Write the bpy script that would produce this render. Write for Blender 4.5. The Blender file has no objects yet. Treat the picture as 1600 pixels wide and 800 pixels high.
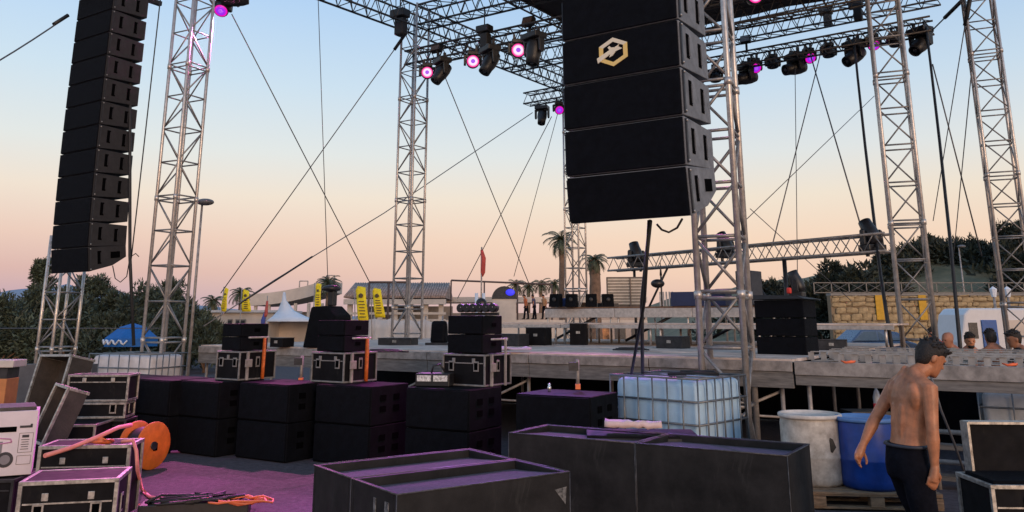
import bpy, bmesh, math, random
from mathutils import Vector, Matrix, noise
R = math.radians
rnd = random.Random(7)
scene = bpy.context.scene
COL = scene.collection

# ------------------------------------------------------------------ camera
FOC, PITCH, CAMZ = 1290.0, math.atan(300 / 1290.0), 1.85
cam_d = bpy.data.cameras.new('camera'); cam = bpy.data.objects.new('camera', cam_d); COL.objects.link(cam)
cam.location = (0, 0, CAMZ); cam.rotation_euler = (R(90) + PITCH, 0, 0)
cam_d.sensor_width = 36; cam_d.lens = 36 * FOC / 1600; cam_d.shift_y = -200 / 1600
cam_d.clip_start = 0.05; cam_d.clip_end = 6000
scene.camera = cam
scene.render.resolution_x, scene.render.resolution_y = 1024, 512

# ------------------------------------------------------------------ sky, sun, exposure
def s2l(c):
    return tuple(((x / 255) / 12.92 if x / 255 <= .04045 else ((x / 255 + .055) / 1.055) ** 2.4) for x in c)
w = bpy.data.worlds.new('World'); scene.world = w; w.use_nodes = True
nt = w.node_tree; nt.nodes.clear()
out = nt.nodes.new('ShaderNodeOutputWorld')
tc = nt.nodes.new('ShaderNodeTexCoord'); sep = nt.nodes.new('ShaderNodeSeparateXYZ')
nt.links.new(tc.outputs['Generated'], sep.inputs[0])
def sky_ramp(stops):
    r = nt.nodes.new('ShaderNodeValToRGB'); cr = r.color_ramp
    while len(cr.elements) < len(stops): cr.elements.new(.5)
    for e, (deg, c) in zip(cr.elements, stops):
        e.position = min(1, max(0, math.sin(R(deg)) * .9 + .1)); e.color = (*s2l(c), 1)
    return r
ma = nt.nodes.new('ShaderNodeMath'); ma.operation = 'MULTIPLY_ADD'; ma.inputs[1].default_value = .9; ma.inputs[2].default_value = .1
nt.links.new(sep.outputs['Z'], ma.inputs[0])
r1 = sky_ramp([(-6, (150, 132, 145)), (1.2, (186, 156, 178)), (3, (211, 167, 166)), (5.2, (230, 192, 177)), (8, (238, 218, 199)),
               (11, (226, 227, 222)), (15.5, (206, 224, 236)), (22, (179, 211, 245)), (50, (140, 178, 222)), (88, (112, 152, 202))])
r2 = sky_ramp([(-6, (150, 132, 145)), (1.2, (226, 188, 176)), (3, (239, 200, 179)), (5.2, (243, 208, 183)), (8, (240, 222, 201)),
               (11, (224, 226, 224)), (15.5, (200, 219, 235)), (22, (168, 201, 236)), (50, (132, 172, 218)), (88, (112, 152, 202))])
az = nt.nodes.new('ShaderNodeMapRange'); az.inputs[1].default_value = -.5; az.inputs[2].default_value = .25
nt.links.new(sep.outputs['X'], az.inputs[0])
mx = nt.nodes.new('ShaderNodeMix'); mx.data_type = 'RGBA'
nt.links.new(ma.outputs[0], r1.inputs[0]); nt.links.new(ma.outputs[0], r2.inputs[0])
nt.links.new(az.outputs[0], mx.inputs[0]); nt.links.new(r1.outputs[0], mx.inputs[6]); nt.links.new(r2.outputs[0], mx.inputs[7])
bg1 = nt.nodes.new('ShaderNodeBackground'); bg1.inputs[1].default_value = 0.94
nt.links.new(mx.outputs[2], bg1.inputs[0])
SUN_AZ, SUN_EL = R(158), R(10)            # azimuth clockwise from +Y: behind the camera, to the right
sky = nt.nodes.new('ShaderNodeTexSky'); sky.sky_type = 'NISHITA'; sky.sun_disc = False
sky.sun_elevation = SUN_EL; sky.sun_rotation = SUN_AZ
bg2 = nt.nodes.new('ShaderNodeBackground'); bg2.inputs[1].default_value = 0.02
nt.links.new(sky.outputs[0], bg2.inputs[0])
ad = nt.nodes.new('ShaderNodeAddShader'); nt.links.new(bg1.outputs[0], ad.inputs[0]); nt.links.new(bg2.outputs[0], ad.inputs[1])
nt.links.new(ad.outputs[0], out.inputs[0])
sl = bpy.data.lights.new('sun', 'SUN'); sl.energy = 1.5; sl.angle = R(20); sl.color = (1, .66, .45)
so = bpy.data.objects.new('sun', sl); COL.objects.link(so)
sd = Vector((math.sin(SUN_AZ) * math.cos(SUN_EL), math.cos(SUN_AZ) * math.cos(SUN_EL), math.sin(SUN_EL)))
so.rotation_euler = sd.to_track_quat('Z', 'Y').to_euler(); so.location = sd * 60
scene.view_settings.view_transform = 'Standard'; scene.view_settings.look = 'None'
scene.view_settings.exposure = 0; scene.view_settings.gamma = 1

# ------------------------------------------------------------------ pixel -> world helpers (1600x800 photograph)
SP, CP = math.sin(PITCH), math.cos(PITCH)
def ray(px, py):
    u, v = px - 800, py - 200
    return Vector((u, FOC * CP + v * SP, FOC * SP - v * CP))
def P(px, py, d):
    r = ray(px, py); return Vector((r.x * d / r.y, d, CAMZ + r.z * d / r.y))
def G(px, py, z):
    r = ray(px, py); k = (z - CAMZ) / r.z; return Vector((r.x * k, r.y * k, z))
ALPHA = R(33); RZ = -ALPHA
CC = Vector((math.cos(ALPHA), -math.sin(ALPHA), 0)); DD = Vector((math.sin(ALPHA), math.cos(ALPHA), 0))
S0 = Vector((3.3, 11.3, 0))
def S(x, y, z=0): return S0 + CC * x + DD * y + Vector((0, 0, z))      # stage coordinates

# ------------------------------------------------------------------ materials
MATS = {}
def mat(name, col, rough=.6, metal=0., var=.12, scale=6., bump=0., bscale=60., emit=None, estr=1., spec=.5, trans=0., island=0., alt=None, stretch=None, alpha=1., scuff=None, sscale=9.):
    if name in MATS: return MATS[name]
    m = bpy.data.materials.new(name); m.use_nodes = True; MATS[name] = m
    t = m.node_tree; b = t.nodes['Principled BSDF']
    b.inputs['Roughness'].default_value = rough; b.inputs['Metallic'].default_value = metal
    b.inputs['Specular IOR Level'].default_value = spec
    if trans: b.inputs['Transmission Weight'].default_value = trans
    if alpha < 1: b.inputs['Alpha'].default_value = alpha
    if emit: b.inputs['Emission Color'].default_value = (*emit, 1); b.inputs['Emission Strength'].default_value = estr
    tcn = t.nodes.new('ShaderNodeTexCoord'); src = tcn.outputs['Object']
    if stretch:
        mp = t.nodes.new('ShaderNodeMapping'); mp.inputs['Scale'].default_value = stretch; t.links.new(src, mp.inputs[0]); src = mp.outputs[0]
    nz = t.nodes.new('ShaderNodeTexNoise'); nz.inputs['Scale'].default_value = scale; nz.inputs['Detail'].default_value = 7; nz.inputs['Roughness'].default_value = .65
    t.links.new(src, nz.inputs['Vector'])
    rp = t.nodes.new('ShaderNodeValToRGB'); rp.color_ramp.elements[0].position = .3; rp.color_ramp.elements[1].position = .72
    lo = alt if alt else tuple(c * (1 - var * 1.6) for c in col); hi = tuple(min(1, c * (1 + var)) for c in col)
    rp.color_ramp.elements[0].color = (*lo, 1); rp.color_ramp.elements[1].color = (*hi, 1)
    t.links.new(nz.outputs[0], rp.inputs[0]); cs = rp.outputs[0]
    if scuff:
        sn = t.nodes.new('ShaderNodeTexNoise'); sn.inputs['Scale'].default_value = sscale; sn.inputs['Detail'].default_value = 9; sn.inputs['Roughness'].default_value = .75; sn.inputs['Distortion'].default_value = .6
        sm_ = t.nodes.new('ShaderNodeMapping'); sm_.inputs['Scale'].default_value = (1, 1, .35); t.links.new(tcn.outputs['Object'], sm_.inputs[0]); t.links.new(sm_.outputs[0], sn.inputs['Vector'])
        sr = t.nodes.new('ShaderNodeMapRange'); sr.inputs[1].default_value = .58; sr.inputs[2].default_value = .74; sr.inputs[4].default_value = .75; t.links.new(sn.outputs[0], sr.inputs[0])
        mxs = t.nodes.new('ShaderNodeMix'); mxs.data_type = 'RGBA'; t.links.new(sr.outputs[0], mxs.inputs[0]); t.links.new(cs, mxs.inputs[6]); mxs.inputs[7].default_value = (*scuff, 1); cs = mxs.outputs[2]
    if island:
        g = t.nodes.new('ShaderNodeNewGeometry'); h = t.nodes.new('ShaderNodeHueSaturation')
        mr = t.nodes.new('ShaderNodeMapRange'); mr.inputs[3].default_value = 1 - island; mr.inputs[4].default_value = 1 + island
        t.links.new(g.outputs['Random Per Island'], mr.inputs[0]); t.links.new(mr.outputs[0], h.inputs['Value']); t.links.new(cs, h.inputs['Color']); cs = h.outputs[0]
    t.links.new(cs, b.inputs['Base Color'])
    n2 = t.nodes.new('ShaderNodeTexNoise'); n2.inputs['Scale'].default_value = scale * 2.3; n2.inputs['Detail'].default_value = 5; t.links.new(src, n2.inputs['Vector'])
    mr = t.nodes.new('ShaderNodeMapRange'); mr.inputs[3].default_value = max(0, rough - .14); mr.inputs[4].default_value = min(1, rough + .14)
    t.links.new(n2.outputs[0], mr.inputs[0]); t.links.new(mr.outputs[0], b.inputs['Roughness'])
    if bump:
        n3 = t.nodes.new('ShaderNodeTexNoise'); n3.inputs['Scale'].default_value = bscale; n3.inputs['Detail'].default_value = 4; t.links.new(src, n3.inputs['Vector'])
        bp = t.nodes.new('ShaderNodeBump'); bp.inputs['Strength'].default_value = bump; bp.inputs['Distance'].default_value = .02
        t.links.new(n3.outputs[0], bp.inputs['Height']); t.links.new(bp.outputs[0], b.inputs['Normal'])
    return m
BLACK = mat('black_cabinet_paint', (.0040, .0046, .0070), .7, var=.35, scale=5, bump=.15, bscale=220, spec=.1, scuff=(.009, .010, .013), sscale=8)
GRILLE = mat('black_grille_foam', (.0034, .0042, .0072), .9, var=.3, scale=9, bump=.5, bscale=300, spec=.15)
GREYBOX = mat('dark_grey_box_paint', (.021, .0195, .0195), .65, var=.45, scale=3, bump=.1, bscale=160, spec=.22, scuff=(.05, .048, .046), sscale=5)
RIM = mat('worn_box_edge', (.07, .068, .072), .55, var=.6, scale=14)
FELT = mat('speaker_cloth', (.11, .10, .12), .95, var=.2, scale=30, bump=.4, bscale=400, spec=.2)
ALU = mat('aluminium_tube', (.60, .55, .51), .42, metal=.6, var=.18, scale=12)
BRACE = mat('dull_brace_tube', (.30, .29, .285), .5, metal=.5, var=.25, scale=12)
ROOFT = mat('backlit_dark_truss', (.085, .08, .08), .55, metal=.4, var=.3, scale=10)  # backlit silhouette darkness put into the roof truss colour
ALUD = mat('weathered_aluminium', (.37, .33, .305), .55, metal=.3, var=.3, scale=7)
STEEL = mat('dark_steel', (.05, .05, .055), .5, metal=.6, var=.3, scale=10)
CABLE = mat('black_rubber_cable', (.018, .018, .02), .6)
WIRE = mat('grey_wire_rope', (.14, .14, .15), .5, metal=.5)
FIX = mat('black_fixture_plastic', (.014, .014, .017), .45, var=.3, scale=14)
POCKET = mat('handle_pocket', (.0015, .0015, .002), .95, spec=.03)
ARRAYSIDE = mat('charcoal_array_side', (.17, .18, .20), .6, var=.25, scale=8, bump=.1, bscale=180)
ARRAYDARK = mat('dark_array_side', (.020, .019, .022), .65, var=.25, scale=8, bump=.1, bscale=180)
PLY = mat('dark_case_laminate', (.0075, .0072, .009), .65, var=.35, scale=5, spec=.12, scuff=(.03, .028, .026), sscale=7)
CASEIN = mat('brown_case_lining', (.05, .042, .038), .85, var=.3, scale=5, bump=.2)
EDGE = mat('case_edge_aluminium', (.42, .40, .375), .42, metal=.6, var=.4, scale=16, scuff=(.16, .14, .13), sscale=14)
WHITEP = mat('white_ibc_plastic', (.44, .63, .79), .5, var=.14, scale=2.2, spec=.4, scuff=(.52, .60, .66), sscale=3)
CAGE = mat('galvanised_cage', (.20, .21, .22), .45, metal=.6, var=.25)
WOOD = mat('pallet_wood', (.30, .19, .11), .8, var=.35, scale=9, bump=.3, stretch=(1, 6, 6))
DECKP = mat('grey_stage_plywood', (.66, .54, .47), .9, var=.28, scale=2.2, bump=.15, spec=.2)
ORANGE = mat('orange_plastic', (.72, .16, .02), .5, var=.2)
ORCAB = mat('orange_cable', (.85, .20, .07), .5, var=.1)
RED = mat('red_plastic', (.6, .04, .03), .5)
YELLOW = mat('yellow_flag_cloth', (.92, .74, .02), .7, var=.08)
PRINT = mat('dark_print', (.10, .07, .03), .7)
CREAM = mat('cream_plaster', (.62, .53, .45), .85, var=.1, scale=1.2)
PALEW = mat('pale_wall_paint', (.55, .53, .52), .8, var=.1, scale=1.)
TENT = mat('white_tent_fabric', (.72, .74, .78), .7, var=.06, scale=2)
TILE = mat('faded_roof_tiles', (.42, .30, .25), .85, var=.35, scale=5)
SKIN = mat('tanned_skin', (.48, .19, .09), .48, var=.28, scale=9, bump=.08, bscale=120)
HAIR = mat('dark_brown_hair', (.018, .012, .009), .6, var=.4, scale=40, bump=.5, bscale=120)
JEANS = mat('black_trousers', (.007, .0075, .012), .95, var=.3, scale=12, bump=.25, bscale=40, spec=.08)
LEAF = mat('olive_leaf', (.060, .080, .052), .65, var=.3, scale=.6, island=.55)
LEAF2 = mat('dark_scrub_leaf', (.030, .036, .020), .7, var=.3, scale=.4, island=.5)
PALML = mat('palm_frond', (.075, .085, .04), .6, var=.3, scale=2, island=.4)
BARK = mat('palm_bark', (.21, .13, .085), .9, var=.3, scale=4, bump=.4, bscale=20)

# ------------------------------------------------------------------ mesh helpers
class MB:
    def __init__(s): s.v = []; s.f = []; s.sm = []
    def add(s, vs, fs, M=None, smooth=False):
        n = len(s.v)
        s.v += [tuple(M @ Vector(p)) if M is not None else tuple(p) for p in vs]
        s.f += [tuple(i + n for i in q) for q in fs]; s.sm += [smooth] * len(fs); return s
    def box(s, c, d, M=None, rz=0):
        x, y, z = [k / 2 for k in d]; cx, cy, cz = c
        Rm = Matrix.Translation((cx, cy, cz)) @ Matrix.Rotation(rz, 4, 'Z')
        if M is not None: Rm = M @ Rm
        return s.add([(a * x, b * y, e * z) for a in (-1, 1) for b in (-1, 1) for e in (-1, 1)],
                     [(0, 1, 3, 2), (4, 6, 7, 5), (0, 4, 5, 1), (2, 3, 7, 6), (0, 2, 6, 4), (1, 5, 7, 3)], Rm)
    def chain(s, pts, rs, n=8, flat=None):
        pts = [Vector(p) for p in pts]
        if not hasattr(rs, '__len__'): rs = [rs] * len(pts)
        vs = []; up = None
        for i, p in enumerate(pts):
            t = (pts[min(i + 1, len(pts) - 1)] - pts[max(i - 1, 0)])
            t = t.normalized() if t.length > 1e-9 else Vector((0, 0, 1))
            if up is None: up = Vector((1, 0, 0)) if abs(t.x) < .9 else Vector((0, 1, 0))
            b = t.cross(up).normalized(); up = b.cross(t).normalized()
            r = rs[i]; ra, rb = (r if hasattr(r, '__len__') else (r, r))
            for k in range(n):
                a = 2 * math.pi * (k + .5) / n; vs.append(p + up * (math.cos(a) * ra) + b * (math.sin(a) * rb))
        m = len(pts); fs = [(i * n + k, i * n + (k + 1) % n, (i + 1) * n + (k + 1) % n, (i + 1) * n + k) for i in range(m - 1) for k in range(n)]
        s.add(vs, fs, None, True); base = len(s.v) - len(vs)
        s.f += [tuple(base + k for k in range(n))[::-1], tuple(base + (m - 1) * n + k for k in range(n))]; s.sm += [False, False]
        return s
    def tube(s, a, b, r, n=8, r2=None): return s.chain([a, b], [r, r if r2 is None else r2], n)
    def lathe(s, prof, n=20, M=None, smooth=True):
        vs = [(r * math.cos(2 * math.pi * k / n), r * math.sin(2 * math.pi * k / n), z) for r, z in prof for k in range(n)]
        m = len(prof)
        fs = [(i * n + k, i * n + (k + 1) % n, (i + 1) * n + (k + 1) % n, (i + 1) * n + k) for i in range(m - 1) for k in range(n)]
        s.add(vs, fs, M, smooth); base = len(s.v) - len(vs)
        if prof[0][0] > 1e-4: s.f.append(tuple(base + k for k in range(n))[::-1]); s.sm.append(False)
        if prof[-1][0] > 1e-4: s.f.append(tuple(base + (m - 1) * n + k for k in range(n))); s.sm.append(False)
        return s
    def prism(s, poly, x0, x1, M=None):           # poly in (y,z), extruded along x
        n = len(poly); vs = [(x0, y, z) for y, z in poly] + [(x1, y, z) for y, z in poly]
        fs = [tuple(range(n))[::-1], tuple(range(n, 2 * n))] + [(k, (k + 1) % n, n + (k + 1) % n, n + k) for k in range(n)]
        return s.add(vs, fs, M)
    def ell(s, c, r, n=12, m=8, M=None):
        prof = [(max(1e-5, math.sin(math.pi * i / m)), -math.cos(math.pi * i / m)) for i in range(m + 1)]
        T = Matrix.Translation(c) @ Matrix.Diagonal((*r, 1))
        return s.lathe(prof, n, (M @ T) if M is not None else T)
    def mesh(s, name='mesh'):
        me = bpy.data.meshes.new(name); me.from_pydata(s.v, [], s.f); me.polygons.foreach_set('use_smooth', s.sm); me.update(); return me
    def build(s, name, m, parent=None, bevel=0, loc=None, rz=None, fix=True):
        me = s.mesh(name); me.materials.append(m)
        if fix:
            bm = bmesh.new(); bm.from_mesh(me); bmesh.ops.recalc_face_normals(bm, faces=bm.faces); bm.to_mesh(me); bm.free()
        o = link(name, me, parent)
        if loc is not None: o.location = loc
        if rz is not None: o.rotation_euler.z = rz
        if bevel:
            b = o.modifiers.new('bevel', 'BEVEL'); b.width = bevel; b.segments = 2; b.limit_method = 'ANGLE'; b.angle_limit = R(40)
        return o
def link(name, me, parent=None):
    o = bpy.data.objects.new(name, me); COL.objects.link(o)
    if parent: o.parent = parent
    return o
def tag(o, label, cat, group=None):
    o['label'] = label; o['category'] = cat
    if group: o['group'] = group
    return o
def struct(o): o['kind'] = 'structure'; return o
def thing(name, label, cat, loc=(0, 0, 0), rz=0, group=None):
    o = bpy.data.objects.new(name, None); COL.objects.link(o); o.location = loc; o.rotation_euler = (0, 0, rz); o.empty_display_size = .2
    return tag(o, label, cat, group)
def copy_tree(o, parent=None):
    c = o.copy(); COL.objects.link(c); c.parent = parent
    for ch in o.children: copy_tree(ch, c)
    return c
def dup(o, label, loc, rz, name=None):
    c = copy_tree(o); c['label'] = label; c.location = loc; c.rotation_euler = (0, 0, rz); return c

# ================================================================== THE SETTING
gm = mat('worn_concrete_ground', (.105, .088, .095), .9, var=.25, scale=13, bump=.6, bscale=70, alt=(.06, .05, .055), spec=.2, scuff=(.048, .040, .044), sscale=1.6)
b = MB(); b.add([(-3000, -60, 0), (3000, -60, 0), (3000, 5000, 0), (-3000, 5000, 0)], [(0, 1, 2, 3)])
struct(b.build('ground', gm))
# hills on the horizon, left
def ridge(name, m, x0, x1, y, hs, depth, seed, nx=60):
    b = MB(); vs = []
    for i in range(nx + 1):
        t = i / nx; x = x0 + (x1 - x0) * t
        f = t * (len(hs) - 1); k = min(int(f), len(hs) - 2); h = hs[k] + (hs[k + 1] - hs[k]) * (f - k)
        h *= 1 + .25 * noise.noise((t * 14, seed, 0)) + .1 * noise.noise((t * 40, seed, 3))
        vs += [(x, y - depth, -1), (x, y - depth * .45, h * .55 + 1.2 * noise.noise((t * 25, seed, 5)) * h * .1), (x, y, h), (x, y + depth, -1)]
    fs = [(i * 4 + k, (i + 1) * 4 + k, (i + 1) * 4 + k + 1, i * 4 + k + 1) for i in range(nx) for k in range(3)]
    b.add(vs, fs, None, True); return struct(b.build(name, m))
ridge('mountain', mat('haze_tinted_rock', (.26, .30, .38), .9, var=.1, scale=.01), -3200, -400, 3400, [60, 150, 130, 175, 120, 150, 90, 60, 30, 18, 10], 500, 1.3)  # blue of the distance haze put into the rock colour
# hillside on the right
def hill_h(x, y):
    t = min(1, max(0, (y - 46.8) / 24)); s_ = min(1, max(0, (x - 13) / 20))
    return (t * t * (3 - 2 * t)) * (s_ * 6.6 + .3 * s_ * max(0, (x - 30) / 25)) + .35 * s_ * t * noise.noise((x * .12, y * .12, 0))
b = MB(); nx, ny = 60, 40
vs = [(10 + 140 * i / nx, 44 + 120 * j / ny, hill_h(10 + 140 * i / nx, 44 + 120 * j / ny) + .004 - (0.3 if i == 0 or j == 0 else 0)) for j in range(ny + 1) for i in range(nx + 1)]
b.add(vs, [(j * (nx + 1) + i, j * (nx + 1) + i + 1, (j + 1) * (nx + 1) + i + 1, (j + 1) * (nx + 1) + i) for j in range(ny) for i in range(nx)], None, True)
struct(b.build('hillside', mat('dry_hillside_soil', (.17, .135, .075), .95, var=.4, scale=.5, bump=.5, bscale=3, alt=(.065, .07, .035))))

# ================================================================== TRUSS TOWERS
def truss_meshes(w, rc, rb, bay):
    h = w / 2
    A = MB().tube((-h, -h, 0), (h, -h, bay), rb, 6).mesh('brace'); B = MB().tube((h, -h, 0), (-h, -h, bay), rb, 6).mesh('brace')
    Sx = MB().tube((-h, -h, 0), (h, -h, 0), rb, 6).mesh('strut')
    return A, B, Sx
def tower(label, px, py, d, w, rz, z1, bay=.72, z0=0., m=ALU, joint_off=0, pts=None, rc=.034, rb=.0165):
    pos = P(px, py, d) if pts is None else Vector(pts); pos.z = z0
    t = thing('truss_tower', label, 'truss tower', pos, rz, 'aluminium truss towers of the stage')
    L = z1 - z0
    ch = MB().tube((0, 0, 0), (0, 0, L), rc, 10).mesh('chord'); ch.materials.append(m)
    h = w / 2
    for sx in (-1, 1):
        for sy in (-1, 1):
            o = link('chord', ch, t); o.location = (sx * h, sy * h, 0)
    A, B, Sx = truss_meshes(w, rc, rb, bay - .06)
    for me in (A, B, Sx): me.materials.append(BRACE)
    cl = MB().lathe([(rc * 1.35, -.05), (rc * 1.35, .05)], 10).mesh('coupler'); cl.materials.append(m)
    pl = MB().box((0, 0, .02), (w * 1.5, w * 1.5, .04)).build('base_plate', ALUD, t)
    n = int(L / bay)
    for i in range(n):
        z = .06 + i * bay
        for k in range(4):
            o = link('brace', (A, B)[(i + k) % 2], t); o.location.z = z + .03; o.rotation_euler.z = k * math.pi / 2
            o = link('strut', Sx, t); o.location.z = z; o.rotation_euler.z = k * math.pi / 2
        if (i + joint_off) % 4 == 0:
            for k in range(4):
                o = link('strut', Sx, t); o.location.z = z - .09; o.rotation_euler.z = k * math.pi / 2
            for sx in (-1, 1):
                for sy in (-1, 1):
                    o = link('coupler', cl, t); o.location = (sx * h, sy * h, z - .045)
    return t
tower('tall bare truss tower beside the large black speaker array and white caged tank', 1130, 450, 11.3, .56, R(-25), 10.6, joint_off=1, rc=.042, rb=.023)
tower('truss tower just right of the tall left speaker array, in front of the shrubs', 277, 300, 17.3, .55, R(-27), 10.6, joint_off=2)
tower('truss tower left of centre behind the stage, in front of the tiled roof', 641, 330, 22.6, .55, R(-33), 10.7, joint_off=1)
tower('thin far truss tower between the two palm trees', 899, 380, 30, .55, R(-33), 10.7, joint_off=0)
tower('truss tower behind the shirtless man, second from the right edge', 1411, 300, 15.6, .55, R(-22), 10.6, joint_off=3)
tower('rightmost truss tower at the right edge of the picture', 1571, 320, 18.6, .6, R(-25), 11.5, joint_off=1)
tower('short truss tower standing under the tall left speaker array', 96, 480, 19.2, .55, R(-30), 3.75, bay=.6, joint_off=2)

# ------------------------------------------------------------------ horizontal trusses
def htruss(label, p0, p1, w, hgt, bay=.5, m=ROOFT, rc=.03, rb=.014, group='roof and lighting trusses'):
    p0, p1 = Vector(p0), Vector(p1); L = (p1 - p0).length
    t = thing('lighting_truss', label, 'truss', p0, math.atan2(p1.y - p0.y, p1.x - p0.x), group)
    sl_ = math.atan2(p1.z - p0.z, (p1.xy - p0.xy).length); t.rotation_euler.y = -sl_
    ch = MB().tube((0, 0, 0), (L, 0, 0), rc, 8).mesh('chord'); ch.materials.append(m)
    for y in (-w / 2, w / 2):
        for z in (0, hgt):
            o = link('chord', ch, t); o.location = (0, y, z)
    lc = MB(); n = max(1, int(L / bay)); s_ = L / n
    for i in range(n):
        x0, x1 = i * s_, (i + 1) * s_; xm = (x0 + x1) / 2
        for y in (-w / 2, w / 2):
            lc.tube((x0, y, 0), (xm, y, hgt), rb, 5); lc.tube((xm, y, hgt), (x1, y, 0), rb, 5)
        for z in (0, hgt):
            lc.tube((x0, -w / 2, z), (x1, w / 2, z), rb, 5); lc.tube((x0, -w / 2, z), (x0, w / 2, z), rb, 5)
    o = lc.build('lacing', m, t, fix=False); o['kind'] = 'stuff'
    return t
T2 = P(277, 300, 17.3); T3 = P(641, 330, 22.6); T7 = P(899, 380, 30)
Zr = 10.0
def at(v, z): return Vector((v.x, v.y, z))
htruss('side roof truss from the upper left edge to the tower left of centre', at(T2, Zr), at(T3, Zr), .55, .62)
htruss('side roof truss running back from the tower left of centre', at(T3, Zr), at(T7, Zr + .2), .55, .62)
m0, m1 = at(T3, 8.95) + CC * -.2, at(T3, 8.95) + CC * 12.5
htruss('lower lighting truss at left carrying three lit pink lamps', m0, m1, .4, .4, .42)
htruss('upper roof truss above the lit pink lamps', at(T3, Zr + .05) + CC * .3, at(T3, Zr + .05) + CC * 12.5, .5, .6)
k0 = P(823, 164, 30.6); k1 = P(1456, 36, 22.4); k1.z = k0.z
htruss('rear lighting truss hung with black moving heads across the upper right', k0, k1, .45, .42, .42)
htruss('roof truss above the rear lighting truss at upper right', k0 + Vector((1.6, -.6, 1.0)), k1 + Vector((.4, .2, 1.0)), .5, .6)
q0 = S(-9.8, 14.2, 11.0)
htruss('deep roof truss under the dark canopy behind the big array', S(-11.2, 10.9, Zr), S(1.2, 10.9, Zr), .5, .6)
htruss('slanting roof truss along the dark canopy edge', S(-9.2, 4.4, 11.0), S(-8.6, 14.2, 11.0), .4, .45)
# dark roof canopy
b = MB(); rp_ = [S(-9.0, -1, 11.05), S(3.5, -1, 11.05), S(3.5, 13.6, 11.05), S(-8.7, 13.6, 11.05)]
vs = []
for i in range(13):
    for j in range(13):
        a, c_ = i / 12, j / 12
        p = rp_[0].lerp(rp_[1], a).lerp(rp_[3].lerp(rp_[2], a), c_); p.z += .25 * math.sin(math.pi * a) + .04 * noise.noise((i * .9, j * .9, 2)); vs.append(p)
top = [v + Vector((0, 0, .03)) for v in vs]
b.add(vs, [(i * 13 + j, i * 13 + j + 1, (i + 1) * 13 + j + 1, (i + 1) * 13 + j) for i in range(12) for j in range(12)], None, True)
b.add(top, [(i * 13 + j, (i + 1) * 13 + j, (i + 1) * 13 + j + 1, i * 13 + j + 1) for i in range(12) for j in range(12)], None, True)
tag(b.build('roof_canopy', mat('dark_canopy_tarpaulin', (.045, .038, .036), .8, var=.2, scale=1), fix=False), 'dark tarpaulin stage roof over the trusses at the top', 'stage roof')
# low truss behind the risers
g0 = P(957, 415, 24); g1 = P(1392, 390, 17); g0.z = g1.z = 3.22
lt = htruss('low horizontal truss behind the risers, crossing from the slatted cabinet to the right tower', g0, g1, .36, .36, .5, m=BRACE, rc=.03, rb=.012)
for a_, c_, r_ in (((.9, 0, 0), (.9, 0, -2.6), .04), ((5.9, 0, 0), (5.9, 0, -2.6), .05)): MB().tube(a_, c_, r_).build('support_post', STEEL, lt)
for a_, c_, r_ in (((2.2, 0, 0), (.9, .1, -1.6), .03), ((4.6, 0, 0), (5.9, .1, -1.6), .03)): MB().tube(a_, c_, r_).build('diagonal_brace', STEEL, lt)

# ================================================================== STAGE
DZ = 1.35
st = thing('stage_deck', 'long grey aluminium and plywood stage deck behind the black subwoofers', 'stage', S0, RZ)
pw, pd = 2.0, 1.5
rows = 6
for i in range(6):
    for j in range(rows):
        x0 = -11.6 + i * 2.0; y0 = j * 1.5
        MB().box((x0 + 1.0, y0 + .75, DZ - .02 + .002 * ((i * 7 + j * 3) % 4)), (1.988, 1.488, .04)).build('deck_panel', DECKP, st, bevel=.004)
for i in range(6):
    x0 = -11.6 + i * 2.0
    MB().box((x0 + 1, -.03, DZ - .085), (1.99, .05, .13)).build('edge_beam', ALUD, st, bevel=.006)
    MB().box((x0 + 1, -.01, DZ - .255), (1.99, .05, .2)).build('fascia_board', mat('grey_fascia_board', (.20, .185, .175), .7, metal=.1, var=.3, scale=4, stretch=(1, 1, 8)), st, bevel=.004)
for i in range(7):
    for j in range(4):
        MB().tube((0, 0, 0), (0, 0, DZ - .36), .028).build('leg', ALUD, st, loc=(-11.5 + i * 1.95, .12 + j * 2.9, 0))
for i in range(6):
    MB().tube((-11.5 + i * 1.95, .15, .1), (-11.5 + (i + 1) * 1.95, .15, .95), .02).build('diagonal_brace', ALUD, st)
    MB().tube((-11.5 + i * 1.95, .12, .62), (-11.5 + (i + 1) * 1.95, .12, .62), .016).build('ledger', ALUD, st)
b = MB(); b.box((-5.6, 5.2, .62), (12, .03, 1.2)); b.build('added_dark_sheet', GRILLE, st)  # black sheet added so the space under the deck stays dark
# right wing: open frames
wing = thing('stage_wing', 'unplanked grey aluminium stage wing with slotted ladder beams at right', 'stage', S0, RZ)
x0, x1, yd = .42, 6.2, 3.2
for xa, xb in ((.42, 3.3), (3.31, 6.2)):
    MB().box(((xa + xb) / 2, -.03, DZ - .1), (xb - xa - .01, .06, .17)).build('edge_beam', ALUD, wing, bevel=.006)
    MB().box(((xa + xb) / 2, -.015, DZ - .25), (xb - xa - .01, .05, .12)).build('fascia_board', MATS['grey_fascia_board'], wing, bevel=.004)
def slotted_beam(L):
    b = MB(); b.box((L / 2, 0, -.004), (L, .07, .012)); b.box((L / 2, 0, -.118), (L, .07, .012))
    n = int(L / .16)
    for i in range(n + 1): b.box((i * L / n, 0, -.061), (.07, .03, .1))
    return b
for y, xs, L, rz in ((.22, .95, 4.9, 1), (.75, .45, 5.2, 2.5), (1.3, .6, 5.3, -2), (2.0, .45, 5.6, 2), (2.9, .45, 5.6, 0)):
    slotted_beam(L).build('ladder_beam', mat('bare_aluminium_beam', (.42, .40, .385), .5, metal=.4, var=.2), wing, loc=(xs, y, DZ + .085), rz=R(rz))
for x in (.45, 1.9, 3.3, 4.7, 6.1):
    MB().box((x, 1.6, DZ - .1), (.06, 3.2, .1)).build('cross_beam', ALUD, wing)
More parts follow.
